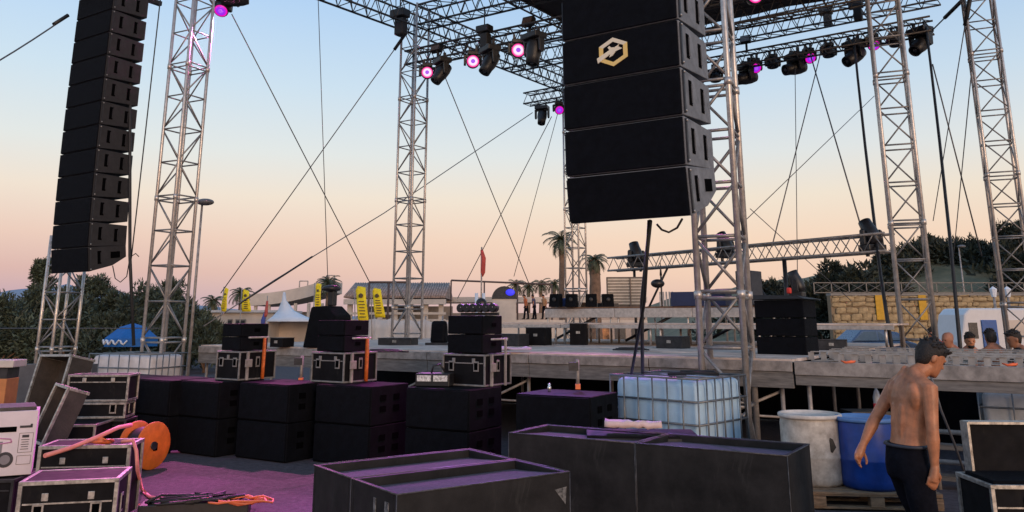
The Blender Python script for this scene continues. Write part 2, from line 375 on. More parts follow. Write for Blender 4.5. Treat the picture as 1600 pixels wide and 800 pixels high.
for x in (.55, 3.3, 6.0):
    for y in (.1, 3.1): MB().tube((x, y, 0), (x, y, DZ - .19), .028).build('leg', ALUD, wing)
MB().box((1.2, 2.4, DZ + .012), (1.5, 1.4, .03)).build('loose_deck_plate', DECKP, wing, bevel=.004)
MB().box((4.7, 2.0, DZ + .012), (1.6, .9, .03)).build('loose_deck_plate', DECKP, wing, bevel=.004)
MB().box((2.2, 3.25, .55), (3.6, .03, 1.05)).build('added_dark_sheet', GRILLE, wing)  # same added black sheet, darkening the space under the wing
for px, py, n_ in ((1327, 563, 'left'), (1580, 567, 'right')):
    p = G(px, py, DZ + .12); bb = MB(); bb.chain([p + Vector((.05 * math.cos(k * 1.3) + .012 * k - .05, .03 * math.sin(k * 1.3), -.02 + .006 * (k % 3))) for k in range(9)], [(.012, .006)] * 9, 6)
    tag(bb.build('orange_strap', mat('bright_orange_webbing', (.9, .17, .06), .6)), f'bundled bright orange strap lying on the stage wing, {n_} one', 'strap', 'orange straps on the wing')
# risers
def riser(label, x0, x1, y0, y1, z, th, legs, topm):
    t = thing('stage_riser', label, 'riser', S(x0, y0, DZ), RZ)
    n = max(1, round((x1 - x0) / 2)); L = (x1 - x0) / n
    for i in range(n):
        MB().box(((i + .5) * L, (y1 - y0) / 2, z - DZ - .015), (L - .01, y1 - y0, .03)).build('deck_panel', topm, t, bevel=.003)
        MB().box(((i + .5) * L, 0.02, z - DZ - .035 - th / 2), (L - .01, .05, th)).build('edge_beam', ALU, t, bevel=.004)
        for y in (.06, y1 - y0 - .06):
            for x in (i * L + .06, (i + .93) * L): MB().tube((x, y, .003), (x, y, z - DZ - .03), .024).build('leg', ALU, t)
        if legs: MB().tube((i * L + .2, .1, .05), (i * L + L * .8, .3, z - DZ - .1), .03).build('diagonal_brace', STEEL, t)
    return t
riser('lower aluminium riser on open legs along the stage back', -7.6, 1.0, 4.2, 5.9, 1.79, .07, False, DECKP)
riser('upper aluminium riser with brown wooden edge behind the lower one', -6.9, -1.4, 6.0, 8.6, 2.14, .2, True, mat('brown_deck_board', (.22, .12, .07), .8, var=.3))

# ================================================================== LINE ARRAYS
CW, CH, CD = 1.34, .5, .8
def cab_parts(t, k, M, sidem, last=False, handles=True):
    rear = .17 if last else .045
    poly = [(0, .006), (0, CH - .006), (CD, CH - (.045 if not last else .02)), (CD, rear)] if not last else [(0, .006), (0, CH - .006), (CD, CH - .03), (CD, .24), (.5, .09)]
    body = MB().prism(poly, -CW / 2, CW / 2).build('cabinet', sidem, t, bevel=.008); body.matrix_local = M
    g = MB().box((0, -.012, CH / 2), (CW - .02, .024, CH - .03)).build('grille', GRILLE, body, bevel=.008)
    for y in (.22, .56):
        hb = MB(); zc = .27 if y < .4 else .25
        if last and y > .4: hb.box((CW / 2 + .001, y, .3), (.012, .2, .13))
        else: hb.box((CW / 2 + .001, y, zc), (.012, .075, .26))
        hb.build('handle_pocket', POCKET, body)
        if not (last and y > .4): MB().box((CW / 2 + .008, y + .03, zc), (.02, .018, .2)).build('handle_bar', sidem, body)
    MB().box((CW / 2 + .004, .03, CH / 2), (.03, .03, CH - .06)).build('rigging_rail', STEEL, body)
    MB().box((-CW / 2 - .004, .03, CH / 2), (.03, .03, CH - .06)).build('rigging_rail', STEEL, body)
    for z in (.05, CH - .05):
        MB().ell((CW / 2 + .022, .03, z), (.012, .014, .014), 8, 6).build('rigging_pin', EDGE, body)
    return body
def line_array(label, corner, n, tilts, sidem):
    # corner: nearest bottom front-right corner
    org = Vector(corner) - CC * (CW / 2)
    t = thing('line_array', label, 'speaker array', org, RZ)
    pos = Vector((0, 0, 0)); a = 0
    cabs = []
    for k in range(n):
        ti = R(-tilts[k])
        M = Matrix.Translation(pos) @ Matrix.Rotation(ti, 4, 'X')
        cabs.append(cab_parts(t, k, M, sidem, last=(k == 0)))
        pos = pos + Matrix.Rotation(ti, 3, 'X') @ Vector((0, 0, CH))
    return t, pos, cabs
rc_ = P(1081, 338, 8.0)
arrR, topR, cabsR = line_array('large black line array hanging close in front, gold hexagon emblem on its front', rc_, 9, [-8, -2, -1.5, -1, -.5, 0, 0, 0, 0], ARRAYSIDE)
MB().box((0, .4, topR.z + .06), (1.3, 1.2, .1)).build('flying_frame', STEEL, arrR)
lc_ = P(139, 425, 16.6)
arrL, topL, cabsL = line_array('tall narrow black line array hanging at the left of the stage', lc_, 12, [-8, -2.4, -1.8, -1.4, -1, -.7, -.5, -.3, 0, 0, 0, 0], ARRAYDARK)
b = MB(); b.box((0, topL.y + .40, topL.z + .09), (1.2, 1.0, .08)); b.box((-.5, topL.y + .45, topL.z + .05), (.1, 1.3, .10)); b.box((.5, topL.y + .5, topL.z + .05), (.1, 1.4, .10))
b.build('flying_frame', STEEL, arrL)
b = MB(); b.tube((0, topL.y + .3, topL.z + .1), (0, topL.y + .3, topL.z + 4), .02); b.build('hoist_chain', STEEL, arrL)
# hexagon emblem (on the fourth cabinet from the bottom)
gold = mat('gold_emblem', (.78, .52, .10), .5, var=.15, scale=4, alt=(.85, .62, .28)); pale = mat('pale_gold_emblem', (.85, .74, .55), .5, var=.05)
ec = cabsR[3]
hx = lambda r, k: (r * 1.2 * math.sin(k * math.pi / 3), r * 1.0 * math.cos(k * math.pi / 3))
EX, EZ = -.055, .275
b = MB(); Ro, Ri = .158, .112
for k in range(6):
    b = MB()
    a0, a1 = hx(Ro, k), hx(Ro, k + 1); i0, i1 = hx(Ri, k), hx(Ri, k + 1)
    b.add([(EX + x, y, EZ + z) for y in (-.032, -.026) for x, z in (a0, a1, i1, i0)], [(0, 1, 2, 3), (7, 6, 5, 4), (0, 4, 5, 1), (1, 5, 6, 2), (2, 6, 7, 3), (3, 7, 4, 0)]); b.build('emblem_side', pale if k in (0, 5) else gold, ec)
arrow = [(-.18, -.10), (-.03, -.02), (-.045, -.055), (-.005, -.04), (.03, .0), (.11, .02), (.06, .05), (.075, .07), (.02, .045), (-.02, .05), (-.04, .07), (-.06, .055), (-.04, .025), (-.19, -.045)]
b = MB(); n = len(arrow); b.add([(EX + x, y, EZ + z) for y in (-.036, -.0265) for x, z in arrow], [tuple(range(n)), tuple(range(n, 2 * n))[::-1]] + [(k, n + k, n + (k + 1) % n, (k + 1) % n) for k in range(n)])
b.build('emblem_arrow', pale, ec)

# ================================================================== SUBWOOFERS IN A ROW
def sub_proto():
    t = thing('subwoofer', '', 'subwoofer', group='stacked subwoofers in front of the stage')
    W, D, H = .98, .78, .5                      # origin: front right bottom corner
    MB().box((-W / 2, D / 2, H / 2), (W, D, H - .008)).build('body', BLACK, t, bevel=.01)
    MB().box((-W / 2, -.01, H / 2), (W - .03, .02, H - .04)).build('grille', GRILLE, t, bevel=.006)
    for y in (.24, .52):
        for z in (.2, .34):
            MB().box((.001, y, z), (.01, .12, .075)).build('handle_pocket', POCKET, t)
    return t
proto = sub_proto(); first = True
stacks = [(923, 620, -30, 'rightmost stack by the caged tank'), (734, 609.5, -30, 'third stack from the white tank side, under the tallest black cabinet'),
          (581, 604, -31, 'under the middle case with orange strap'), (453, 601, -32, 'in the stack between the two orange straps'),
          (345, 597, -33, 'below the leftmost small cabinet'), (268, 594.5, -34, 'second stack from the left end'), (200, 591.5, -35, 'leftmost stack by the open cases')]
stacks[1] = (734, 609.5, -30, 'second stack from the caged tank')
SUBTOP = {}
for px, py, a, where in stacks:
    p = G(px, py, 1.0); SUBTOP[px] = (p, R(a))
    for lev, word in ((0, 'bottom'), (.5, 'top')):
        lab = f'black subwoofer, {word} one, {where}'
        if first: o = proto; first = False; o['label'] = lab; o.location = (p.x, p.y, lev); o.rotation_euler.z = R(a)
        else: o = dup(proto, lab, (p.x, p.y, lev), R(a))

# ================================================================== FOREGROUND SUBS LYING FACE UP
def face_up_box(label, fl, rz, L, D, H, plain=False):
    # fl: world xy of front-left corner; L along local x, D along local y
    t = thing('subwoofer_box', label, 'subwoofer', (fl[0], fl[1], 0), rz, 'dark boxes lying face up in the foreground')
    wl = .035; rec = .14
    walls = [((L / 2, wl / 2, H / 2), (L, wl, H)), ((L / 2, D - wl / 2, H / 2), (L, wl, H)), ((wl / 2, D / 2, H / 2), (wl, D - 2 * wl - .002, H)), ((L - wl / 2, D / 2, H / 2), (wl, D - 2 * wl - .002, H))]
    for c_, d_ in walls: MB().box(c_, d_).build('side_panel', GREYBOX, t, bevel=.006)
    # sloped cloth front recessed in the box
    b = MB(); y0, y1 = wl, D - wl
    ys = [0, .12, .35, .65, .88, 1]; zs = [-.010, -.016, -.03, -.046, -.056, -.058]
    vs = [(x, y0 + (y1 - y0) * a, H + z_ + .05) for x in (wl + .001, L - wl - .001) for a, z_ in zip(ys, [z - .05 for z in zs])]
    b.add(vs, [(k, k + 1, 7 + k, 6 + k) for k in range(5)], None, True); b.build('cloth_front', FELT, t)
    e = MB(); r_ = .005
    for a_, c_ in (((0, 0, H), (L, 0, H)), ((0, D, H), (L, D, H)), ((0, 0, H), (0, D, H)), ((L, 0, H), (L, D, H))): e.tube(a_, c_, r_, 6)
    e.tube((0, 0, 0), (0, 0, H), r_ * .7, 6); e.tube((L, 0, 0), (L, 0, H), r_ * .7, 6)
    e.build('worn_edge', RIM, t)
    return t
HB = .85
pF, pR_, pL, pB = G(620, 773, HB), G(890, 737, HB), G(460, 730, HB), G(705, 703, HB)
rz1 = math.atan2(pR_.y - pF.y, pR_.x - pF.x); L1 = (pR_ - pF).length; D1 = (pL - pF).length
pd_ = Vector((-math.sin(rz1), math.cos(rz1), 0))
bx1 = face_up_box('nearest dark box lying face up at bottom centre, with a worn sticker', pF.xy, rz1, L1, D1 / 2 - .004, HB)
bx2 = face_up_box('dark open-topped box just behind the nearest one, bottom left of centre', (pF + pd_ * (D1 / 2 + .002)).xy, rz1, L1, D1 / 2 - .004, HB)
b = MB(); stk = mat('worn_sticker', (.16, .155, .15), .7, var=.7, scale=40)
b.add([(L1 - .13, -.002, HB - .10), (L1 - .03, -.002, HB - .09), (L1 - .04, -.002, HB - .2), (L1 - .08, -.002, HB - .155)], [(0, 1, 2, 3)]); b.build('sticker', stk, bx1)
b = MB(); b.box((-.002, .12, HB - .12), (.004, .05, .12)); b.box((-.002, .28, HB - .16), (.004, .03, .2)); b.build('scuff', stk, bx1)
pA, pS, pE, pK = G(795, 676, HB), G(988, 690, HB), G(1230, 712.5, HB), G(1286, 695, HB)
rz2 = math.atan2(pE.y - pA.y, pE.x - pA.x); dx2 = Vector((math.cos(rz2), math.sin(rz2), 0)); Lt = (pE - pA).length
face_up_box('long dark box lying face up in front of the white caged tank', pA.xy, rz2, Lt * .5 - .006, .70, HB)
face_up_box('long dark box lying face up at bottom right near the barrels', (pA + dx2 * (Lt * .5 + .004)).xy, rz2, Lt * .5 - .004, .72, HB)
# ================================================================== IBC TANKS
def ibc(label, corner, rz, W, D, H, tankm=WHITEP):
    # origin: nearest vertical corner; W along -x, D along +y
    t = thing('caged_tank', label, 'water tank', (corner[0], corner[1], 0), rz, 'white plastic tanks in wire cages')
    z0 = .14
    for i in range(3): MB().box((-W / 2, .07 + i * (D - .14) / 2, .05), (W, .1, .1)).build('pallet_runner', CAGE, t)
    MB().box((-W / 2, D / 2, .12), (W, D, .035)).build('pallet_top', CAGE, t)
    bm = bmesh.new(); bmesh.ops.create_cube(bm, size=1); me = bpy.data.meshes.new('tank')
    bmesh.ops.scale(bm, vec=(W - .07, D - .07, H - z0 - .03), verts=bm.verts); bmesh.ops.translate(bm, vec=(-W / 2, D / 2, (H + z0) / 2), verts=bm.verts)
    bmesh.ops.bevel(bm, geom=[e for e in bm.edges], offset=.09, segments=4, profile=.5, affect='EDGES'); bm.to_mesh(me); bm.free()
    for p_ in me.polygons: p_.use_smooth = True
    me.materials.append(tankm); link('tank', me, t)
    MB().lathe([(.11, 0), (.11, .05), (.1, .06)], 18, Matrix.Translation((-W / 2, D / 2, H - .03))).build('filler_cap', STEEL, t)
    r_ = .010; nz_ = 5
    for i in range(nz_):
        z = z0 + .05 + (H - z0 - .04) * i / (nz_ - 1)
        MB().chain([(0, 0, z), (-W, 0, z), (-W, D, z), (0, D, z), (0, 0, z)], r_ * 1.2, 6).build('cage_ring', CAGE, t)
    vb = MB().tube((0, 0, z0), (0, 0, H + .01), r_, 6).mesh('cage_bar'); vb.materials.append(CAGE)
    for i in range(7):
        for y in (-.004, D + .004): o = link('cage_bar', vb, t); o.location = (-W * i / 6, y, 0)
    for i in range(1, 6):
        for x in (.004, -W - .004): o = link('cage_bar', vb, t); o.location = (x, D * i / 6, 0)
    for y in (D * .33, D * .66): MB().tube((0, y, H + .012), (-W, y, H + .012), r_, 6).build('top_bar', CAGE, t)
    return t
cI = P(1091, 620, 9.8)
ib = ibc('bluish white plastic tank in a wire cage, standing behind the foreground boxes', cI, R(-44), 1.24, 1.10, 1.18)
b = MB(); b.chain([(-.6, .3, 1.21), (-.3, .5, 1.23), (-.05, .55, 1.22), (-.2, .7, 1.24), (-.7, .75, 1.22)], .018, 6)
tag(b.build('coiled_cable', CABLE), 'black cable lying on top of the white caged tank', 'cable'); bpy.data.objects['coiled_cable'].location = ib.location; bpy.data.objects['coiled_cable'].rotation_euler = ib.rotation_euler
cJ = P(1480, 640, 11.4)
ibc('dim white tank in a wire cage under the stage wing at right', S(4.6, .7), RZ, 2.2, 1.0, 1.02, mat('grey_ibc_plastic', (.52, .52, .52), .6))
cK = P(232, 590, 16.2)
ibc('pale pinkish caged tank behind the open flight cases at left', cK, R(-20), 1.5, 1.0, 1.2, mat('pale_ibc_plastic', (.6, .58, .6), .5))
# pink cloth strip on the box near the tank
b = MB(); p0 = G(944, 667, .9); p1 = G(1035, 670, .9)
ax = (p1 - p0)
vs = []
for i in range(13):
    for j in range(4):
        q = p0 + ax * (i / 12) + Vector((.1, .6, 0)).normalized() * (.14 * j / 3); q.z = .9 + .03 * noise.noise((i * .7, j * .9, 1)); vs.append(q)
b.add(vs, [(i * 4 + j, (i + 1) * 4 + j, (i + 1) * 4 + j + 1, i * 4 + j + 1) for i in range(12) for j in range(3)], None, True)
pk = b.build('folded_towel', mat('pale_pink_cloth', (.75, .55, .52), .9)); sd_ = pk.modifiers.new('solid', 'SOLIDIFY'); sd_.thickness = .05; sd_.offset = -1
tag(pk, 'crumpled pale pink cloth lying in front of the white caged tank', 'cloth')
bs = thing('packing_case', 'low dark case behind the foreground boxes, carrying a pink cloth', 'case', (p0.x + .35, p0.y + .12, 0), R(-4))
MB().box((0, 0, .42), (1.0, .5, .84)).build('body', PLY, bs, bevel=.01); MB().box((0, -.252, .8), (1.0, .01, .03)).build('edge_rail', STEEL, bs)

# ================================================================== FLIGHT CASES
def flight_case(label, loc, rz, W, D, H, name='flight_case', body=PLY, latch=True, edge=EDGE, er=.014, handles=True, group='flight cases'):
    t = thing(name, label, 'flight case', loc, rz, group)
    MB().box((0, 0, H / 2), (W - .01, D - .01, H - .01)).build('body', body, t, bevel=.004)
    h, d_ = W / 2, D / 2
    for x in (-h, h):
        for y in (-d_, d_): MB().box((x, y, H / 2), (er * 2, er * 2, H - er * 2.2)).build('corner_rail', edge, t, bevel=.003)
    for z in (er, H - er):
        for y in (-d_, d_): MB().box((0, y, z), (W + er * 2, er * 2, er * 2)).build('edge_rail', edge, t, bevel=.003)
        for x in (-h, h): MB().box((x, 0, z), (er * 2, D - er * 2.1, er * 2)).build('edge_rail', edge, t, bevel=.003)
    if latch and H > .25:
        for sx in ((0,) if W < .6 else (-.12, .12)): MB().box((sx * W * 2, -d_ - .004, H * .80), (.05, .014, .06)).build('latch', edge, t, bevel=.004)
        MB().box((0, -d_ - .003, H * .72), (W - .05, .006, .012)).build('lid_seam', edge, t)
    if handles:
        for sx in (-1, 1):
            hp = MB().box((sx * W * .3, -d_ - .002, H * .62), (.085, .012, .13)).build('handle_dish', edge, t, bevel=.003)
            MB().box((sx * W * .3, -d_ - .005, H * .62), (.055, .012, .09)).build('handle_pocket', POCKET, hp)
        hp = MB().box((h + .002, .0, H * .62), (.012, .07, .15)).build('handle_dish', edge, t, bevel=.003)
        MB().box((h + .005, .0, H * .62), (.012, .04, .10)).build('handle_pocket', POCKET, hp)
    return t
# three cases with small cabinets on the subwoofers
def case_stack(px0, pcorner, pytop, pybase, Wc, Dc, key, lab, d, strap=True, cabh=.52, cabn=2):
    p = P(pcorner, pybase, d); zb = 1.0
    rz = R(-33); c_ = Matrix.Rotation(rz, 3, 'Z')
    loc = Vector((p.x, p.y, zb)) + c_ @ Vector((-Wc / 2, Dc / 2, 0)); Hc = .405
    flight_case(f'black flight case with metal corners, {lab}', loc, rz, Wc, Dc, Hc, edge=BRACE, er=.011)
    t = thing('speaker_cabinet', f'small black stacked speaker cabinets on a case, {lab}', 'speaker', (loc.x, loc.y, zb + Hc + .006), rz, 'small cabinets on cases')
    w_, dd_ = Wc * .86, Dc * .74
    for k in range(2):
        o = MB().box((-.02, -.03, cabh / 4 + k * cabh / 2), (w_, dd_, cabh / 2 - .008)).build('cabinet', BLACK, t, bevel=.008)
        MB().box((-.02, -.03 - dd_ / 2 - .008, cabh / 4 + k * cabh / 2), (w_ - .03, .016, cabh / 2 - .03)).build('grille', GRILLE, o)
        MB().box((-.02 + w_ / 2 + .001, 0, cabh / 4 + k * cabh / 2), (.01, .1, .05)).build('handle_pocket', POCKET, o)
    # clamp post on the near corner
    q = Vector((p.x, p.y, zb)) + c_ @ Vector((.03, Dc * .28, 0))
    cp = thing('clamp_post', f'upright metal clamp post with bracket, {lab}', 'post', q, rz, 'clamp posts on the cases')
    MB().box((.02, -.08, .202), (.035, .035, .40)).build('post', ALUD, cp, bevel=.004); MB().box((.045, -.08, .24), (.02, .12, .11)).build('latch_plate', ALUD, cp, bevel=.004)
    MB().box((.02, .1, .60), (.04, .36, .025)).build('bracket', ALU, cp, bevel=.004)
    if strap:
        s_ = MB(); s_.chain([(.05, .18, .01), (.055, .18, .2), (.05, .185, .4), (.052, .18, .59)], [(.035, .02), (.03, .022), (.036, .02), (.03, .015)], 8)
        MB_o = s_.build('orange_strap', mat('orange_ratchet_strap', (.62, .13, .02), .6, var=.3, scale=12), cp)
    else:
        MB().box((.05, .2, .30), (.025, .025, .60)).build('upright_rod', ALU, cp)
    return loc, rz
case_stack(348, 372, 553, 597, .50, .66, 345, 'leftmost of three on the subwoofers', 12.4, cabh=.39)
case_stack(503, 536, 555, 601, .62, .66, 581, 'middle one of three on the subwoofers', 11.9, cabh=.44)
L3, _ = case_stack(713, 757, 555, 607, .68, .62, 734, 'rightmost of three on the subwoofers', 11.25, strap=False, cabh=.50)
# row of small par lamps on the third stack
pb = thing('lamp_bar', 'row of small black round lamps on top of the rightmost small cabinets', 'lamp bar', (L3.x, L3.y, 1.0 + .405 + .006 + .50), R(-33))
MB().box((0, .05, .02), (.62, .05, .04)).build('bar', STEEL, pb)
for i in range(6):
    ll = MB().lathe([(.03, -.06), (.055, -.05), (.06, .05), (.052, .055)], 14, Matrix.Translation((-.27 + i * .108, 0, .1)) @ Matrix.Rotation(R(90), 4, 'X')).build('lamp_can', FIX, pb)
    MB().ell((-.27 + i * .108 + .015, -.055, .11), (.009, .006, .009), 6, 4).build('lens_glint', EDGE, ll)
# device with white display bars on a subwoofer
p = G(677, 605, 1.0)
dv = thing('amplifier_unit', 'small black unit with two white panels standing on a subwoofer', 'amplifier', (p.x, p.y + .25, 1.003), R(-10))
MB().box((0, 0, .08), (.46, .3, .16)).build('housing', FIX, dv, bevel=.008)
for x in (-.11, .11): MB().box((x, -.153, .10), (.19, .01, .075)).build('white_panel', mat('white_label', (.7, .7, .7), .6, var=.5, scale=30), dv)
MB().chain([(-.05, 0, .16), (-.03, 0, .25), (.06, .02, .27), (.12, .03, .18)], .014, 6).build('carry_handle', FIX, dv)
# short jack posts with orange foot
for px, py0, py1, d, lab in ((903, 608, 562, 10.6, 'rightmost, behind the subwoofer by the tank'), (470, 597, 556, 12.6, 'between the two cases with orange straps')):
    a = P(px, py0, d); c_ = P(px, py1, d)
    jp = thing('jack_post', f'thin upright jack post with a coloured foot, {lab}', 'post', (a.x, a.y, a.z))
    h = c_.z - a.z
    MB().tube((0, 0, 0), (0, 0, h), .022).build('post', ALUD, jp); MB().box((0, 0, .03), (.06, .06, .06)).build('foot', ORCAB, jp); MB().box((-.05, 0, h - .08), (.12, .05, .1)).build('clamp', STEEL, jp)
for i, (px, py) in enumerate(((735, 603), (859, 612), (538, 597))):
    p = G(px, py, 1.0); tag(MB().lathe([(.02, 0), (.026, .03), (.022, .05), (.012, .06), (.02, .08), (.0, .085)], 12).build('drink_can', mat('shiny_metal_bits', (.8, .8, .8), .3, metal=.8), loc=(p.x, p.y + .12, 1.003)),
        ['small shiny cup on the subwoofer below the rightmost small cabinets', 'small shiny cup on the rightmost subwoofer', 'small shiny cup on the subwoofer below the middle case'][i], 'cup', 'cups on the subwoofers')

# ---- flight case cluster at left
def open_case(label, loc, rz, W, D, H, tilt, ax='X', wl=.02, inm=CASEIN):
    # open box with its mouth along +z locally, tilted so that the inside shows
    t = thing('open_flight_case', label, 'flight case', loc, rz, 'open flight cases')
    t.rotation_euler = (R(tilt), 0, rz)
    for c_, d_ in (((0, 0, wl / 2), (W, D, wl)), ((0, -D / 2, H / 2), (W, wl, H)), ((0, D / 2, H / 2), (W, wl, H)), ((-W / 2, 0, H / 2), (wl, D, H)), ((W / 2, 0, H / 2), (wl, D, H))):
        MB().box(c_, d_).build('panel', inm, t, bevel=.002)
    e = .016
    for y in (-D / 2, D / 2): MB().box((0, y, H), (W + e * 2, e * 2, e * 2)).build('edge_rail', EDGE, t, bevel=.003)
    for x in (-W / 2, W / 2): MB().box((x, 0, H), (e * 2, D - e * 2, e * 2)).build('edge_rail', EDGE, t, bevel=.003)
    for x in (-W / 2, W / 2):
        for y in (-D / 2, D / 2): MB().box((x, y, H / 2), (e * 2, e * 2, H - e * 2)).build('corner_rail', EDGE, t, bevel=.003)
        for y in (-D / 2, D / 2): MB().box((x, y, 0), (e * 2.2, e * 2.2, e * 2.2)).build('corner_ball', EDGE, t, bevel=.003)
    return t
def oriented_open_case(label, ctr, mouth, across, W, D, H):
    t = open_case(label, (0, 0, 0), 0, W, D, H, 0)
    z = Vector(mouth).normalized(); x = Vector(across); x = (x - z * x.dot(z)).normalized(); y = z.cross(x)
    M = Matrix((x, y, z)).transposed().to_4x4(); M.translation = Vector(ctr); t.matrix_world = M
    return t
cA = P(80, 596, 11.6)
oriented_open_case('large open flight case tilted upright at left, brown inside', cA + Vector((.08, .35, -.14)), (-.42, -.87, .22), (.93, -.35, 0), .62, .80, .36)
cB = P(92, 648, 10.2)
oriented_open_case('smaller open flight case leaning in front of the large tilted one', cB + Vector((.05, .15, -.06)), (-.6, -.72, .3), (.75, -.55, -.1), .36, .64, .24)
base = P(95, 690, 11.0)
flight_case('low dark flight case under the leaning open case at left', (base.x - .15, 11.1, 0), R(6), 1.3, .9, .60, handles=False)
cS = P(158, 640, 11.5)
for k, (h_, lab) in enumerate(((.32, 'bottom'), (.26, 'second from the bottom'), (.20, 'second from the top'), (.34, 'top'))):
    zz = [0, .33, .60, .81][k]
    flight_case(f'dark flight case in the stack left of the orange reel, {lab}', (cS.x + (.0, .02, -.02, .0)[k], 11.5, zz), R((5, 3, 6, 4)[k]), .76, .36, h_, edge=EDGE if k > 1 else STEEL, er=.014, handles=(k == 2))
pC = P(110, 735, 7.4)
flight_case('closed flight case with metal edges and sunk handles at bottom left', (pC.x + .12, 7.3, .0), R(14), .70, .52, .61, er=.016)
pC2 = P(130, 700, 8.4)
flight_case('dark flight case behind the closed one at bottom left', (pC2.x + .02, 8.55, .0), R(8), .80, .42, .69, er=.016, handles=False)
# carton
pc = P(20, 700, 8.7)
flight_case('low black case carrying the white printed carton at the left edge', (pc.x - .3, 8.75, 0), R(4), .9, .6, .36, edge=STEEL, handles=False)
ct = thing('printed_carton', 'white printed cardboard carton at the left edge', 'carton', (pc.x - .14, 8.75, .37), R(27))
CWX, CWD, CHH = .58, .42, .60
carton = mat('white_carton_board', (.68, .60, .64), .8, var=.06)
MB().box((0, 0, CHH / 2), (CWX, CWD, CHH)).build('box', carton, ct, bevel=.004)
fy = -CWD / 2 - .002
ink = mat('carton_ink', (.05, .045, .05), .8); pnk = mat('carton_pink_print', (.55, .22, .40), .8)
MB().box((.04, fy, .43), (.16, .003, .05)).build('hand_hole', POCKET, ct)
MB().box((.2, fy, .45), (.11, .003, .022)).build('printed_name', ink, ct); MB().box((.245, fy, .462), (.02, .003, .025)).build('printed_mark', ink, ct)
b = MB(); b.lathe([(.072, 0), (.072, .003)], 24, Matrix.Translation((.05, fy + .001, .15)) @ Matrix.Rotation(R(90), 4, 'X')); b.build('printed_wheel', ink, ct)
b = MB(); b.lathe([(.045, 0), (.045, .003)], 24, Matrix.Translation((.05, fy - .001, .15)) @ Matrix.Rotation(R(90), 4, 'X')); b.build('printed_wheel_hub', mat('carton_grey_print', (.22, .2, .22), .8), ct)
MB().box((-.04, fy, .24), (.11, .003, .16)).build('printed_machine', MATS['carton_grey_print'], ct)
b = MB(); b.tube((-.1, fy, .36), (.08, fy, .34), .006, 5); b.tube((.08, fy, .34), (.09, fy, .31), .006, 5); b.tube((.09, fy, .31), (-.02, fy, .30), .006, 5); b.build('printed_handle', pnk, ct)
b = MB()
for (xa, za, xb, zb) in ((.15, .39, .27, .39), (.27, .39, .27, .21), (.27, .21, .15, .21), (.15, .21, .15, .39), (.15, .1, .27, .1), (.27, .1, .27, .18), (.27, .18, .15, .18), (.15, .18, .15, .1)): b.tube((xa, fy, za), (xb, fy, zb), .0022, 4)
for i in range(5): b.box((.205, fy, .24 + i * .022), (.07 - .01 * (i % 2), .003, .006))
b.box((.205, fy, .36), (.06, .003, .025)); b.build('printed_panel', ink, ct)
MB().box((-.05, .06, CHH + .02), (CWX + .02, CWD + .1, .03), rz=R(5)).build('lid_tray', STEEL, ct)
# left edge things
p = P(2, 610, 12)
oc = thing('orange_crate', 'orange box with a pale lid stack at the far left edge', 'crate', (p.x - .16, 12.2, -.08), R(5))
MB().box((0, 0, .36), (.4, .4, .72)).build('lower_box', STEEL, oc); MB().box((0, 0, .93), (.36, .36, .4)).build('orange_box', mat('dull_orange_box', (.5, .2, .07), .7), oc, bevel=.01)
MB().box((0, 0, 1.2), (.34, .34, .14)).build('dark_tray', STEEL, oc); MB().box((.02, 0, 1.33), (.46, .4, .1)).build('pale_lid', mat('pale_lid', (.55, .5, .46), .7), oc, bevel=.01)
# grey low wall behind
tag(MB().box((P(30, 590, 15).x, 15, .55), (2.6, .2, 1.1)).build('grey_panel', mat('grey_site_panel', (.10, .10, .11), .8)), 'grey barrier panel behind the tilted case at left', 'panel')
# cable reel
p = G(222, 733, 0.0)
rl = thing('cable_reel', 'upright orange cable reel standing on the floor beside the flight cases', 'cable reel', (p.x, p.y, 0), R(-22))
rr = .29
M_ = Matrix.Translation((0, 0, rr)) @ Matrix.Rotation(R(90), 4, 'Y')
MB().lathe([(.05, .135), (rr - .01, .13), (rr, .14), (rr, .15), (rr - .01, .155), (.05, .155)], 32, M_).build('flange', ORANGE, rl)
MB().lathe([(.05, -.155), (rr - .01, -.155), (rr, -.15), (rr, -.14), (rr - .01, -.13), (.05, -.135)], 32, M_).build('flange', ORANGE, rl)
MB().lathe([(.2, -.13), (.22, -.06), (.2, 0), (.22, .06), (.2, .13)], 24, M_).build('wound_cable', CABLE, rl)
MB().lathe([(.05, -.17), (.05, .17)], 16, M_).build('hub', STEEL, rl)
MB().box((.158, .03, rr - .02), (.004, .07, .09)).build('socket_mark', POCKET, rl)
# pink/orange cables over the case
cab = MB(); pts = [P(70, 712, 7.9), P(110, 700, 8.2), P(150, 684, 8.3), P(185, 668, 8.6), P(205, 664, 8.8)]
cab.chain(pts, .02, 8); tag(cab.build('pink_cable', mat('salmon_cable', (.75, .26, .22), .5)), 'salmon pink cable lying slanted over the flight cases at left', 'cable')
cab = MB(); pts = [P(190, 690, 8.25), P(208, 688, 8.25), P(213, 705, 8.25), P(215, 735, 8.2), G(222, 765, .02), G(235, 777, .018), G(265, 780, .018), G(310, 779, .018)]
cab.chain(pts, .017, 8); tag(cab.build('pink_cable', MATS['salmon_cable']), 'salmon pink cable hanging off a case and running along the floor', 'cable')
cab = MB(); pts = [P(140, 689, 8.4), P(160, 687, 8.3), P(175, 689, 8.45), P(150, 692, 8.5), P(140, 688, 8.6)]
cab.chain(pts, .022, 8); tag(cab.build('orange_cable', ORCAB), 'orange cable coil on the dark case beside the reel', 'cable')
p = G(300, 806, 0)
dbx = thing('distribution_box', 'low black cable distribution box on the magenta floor at the bottom', 'cable box', (p.x + .05, p.y - .05, 0), R(12))
MB().box((0, 0, .08), (1.0, .3, .14)).build('housing', FIX, dbx, bevel=.01)
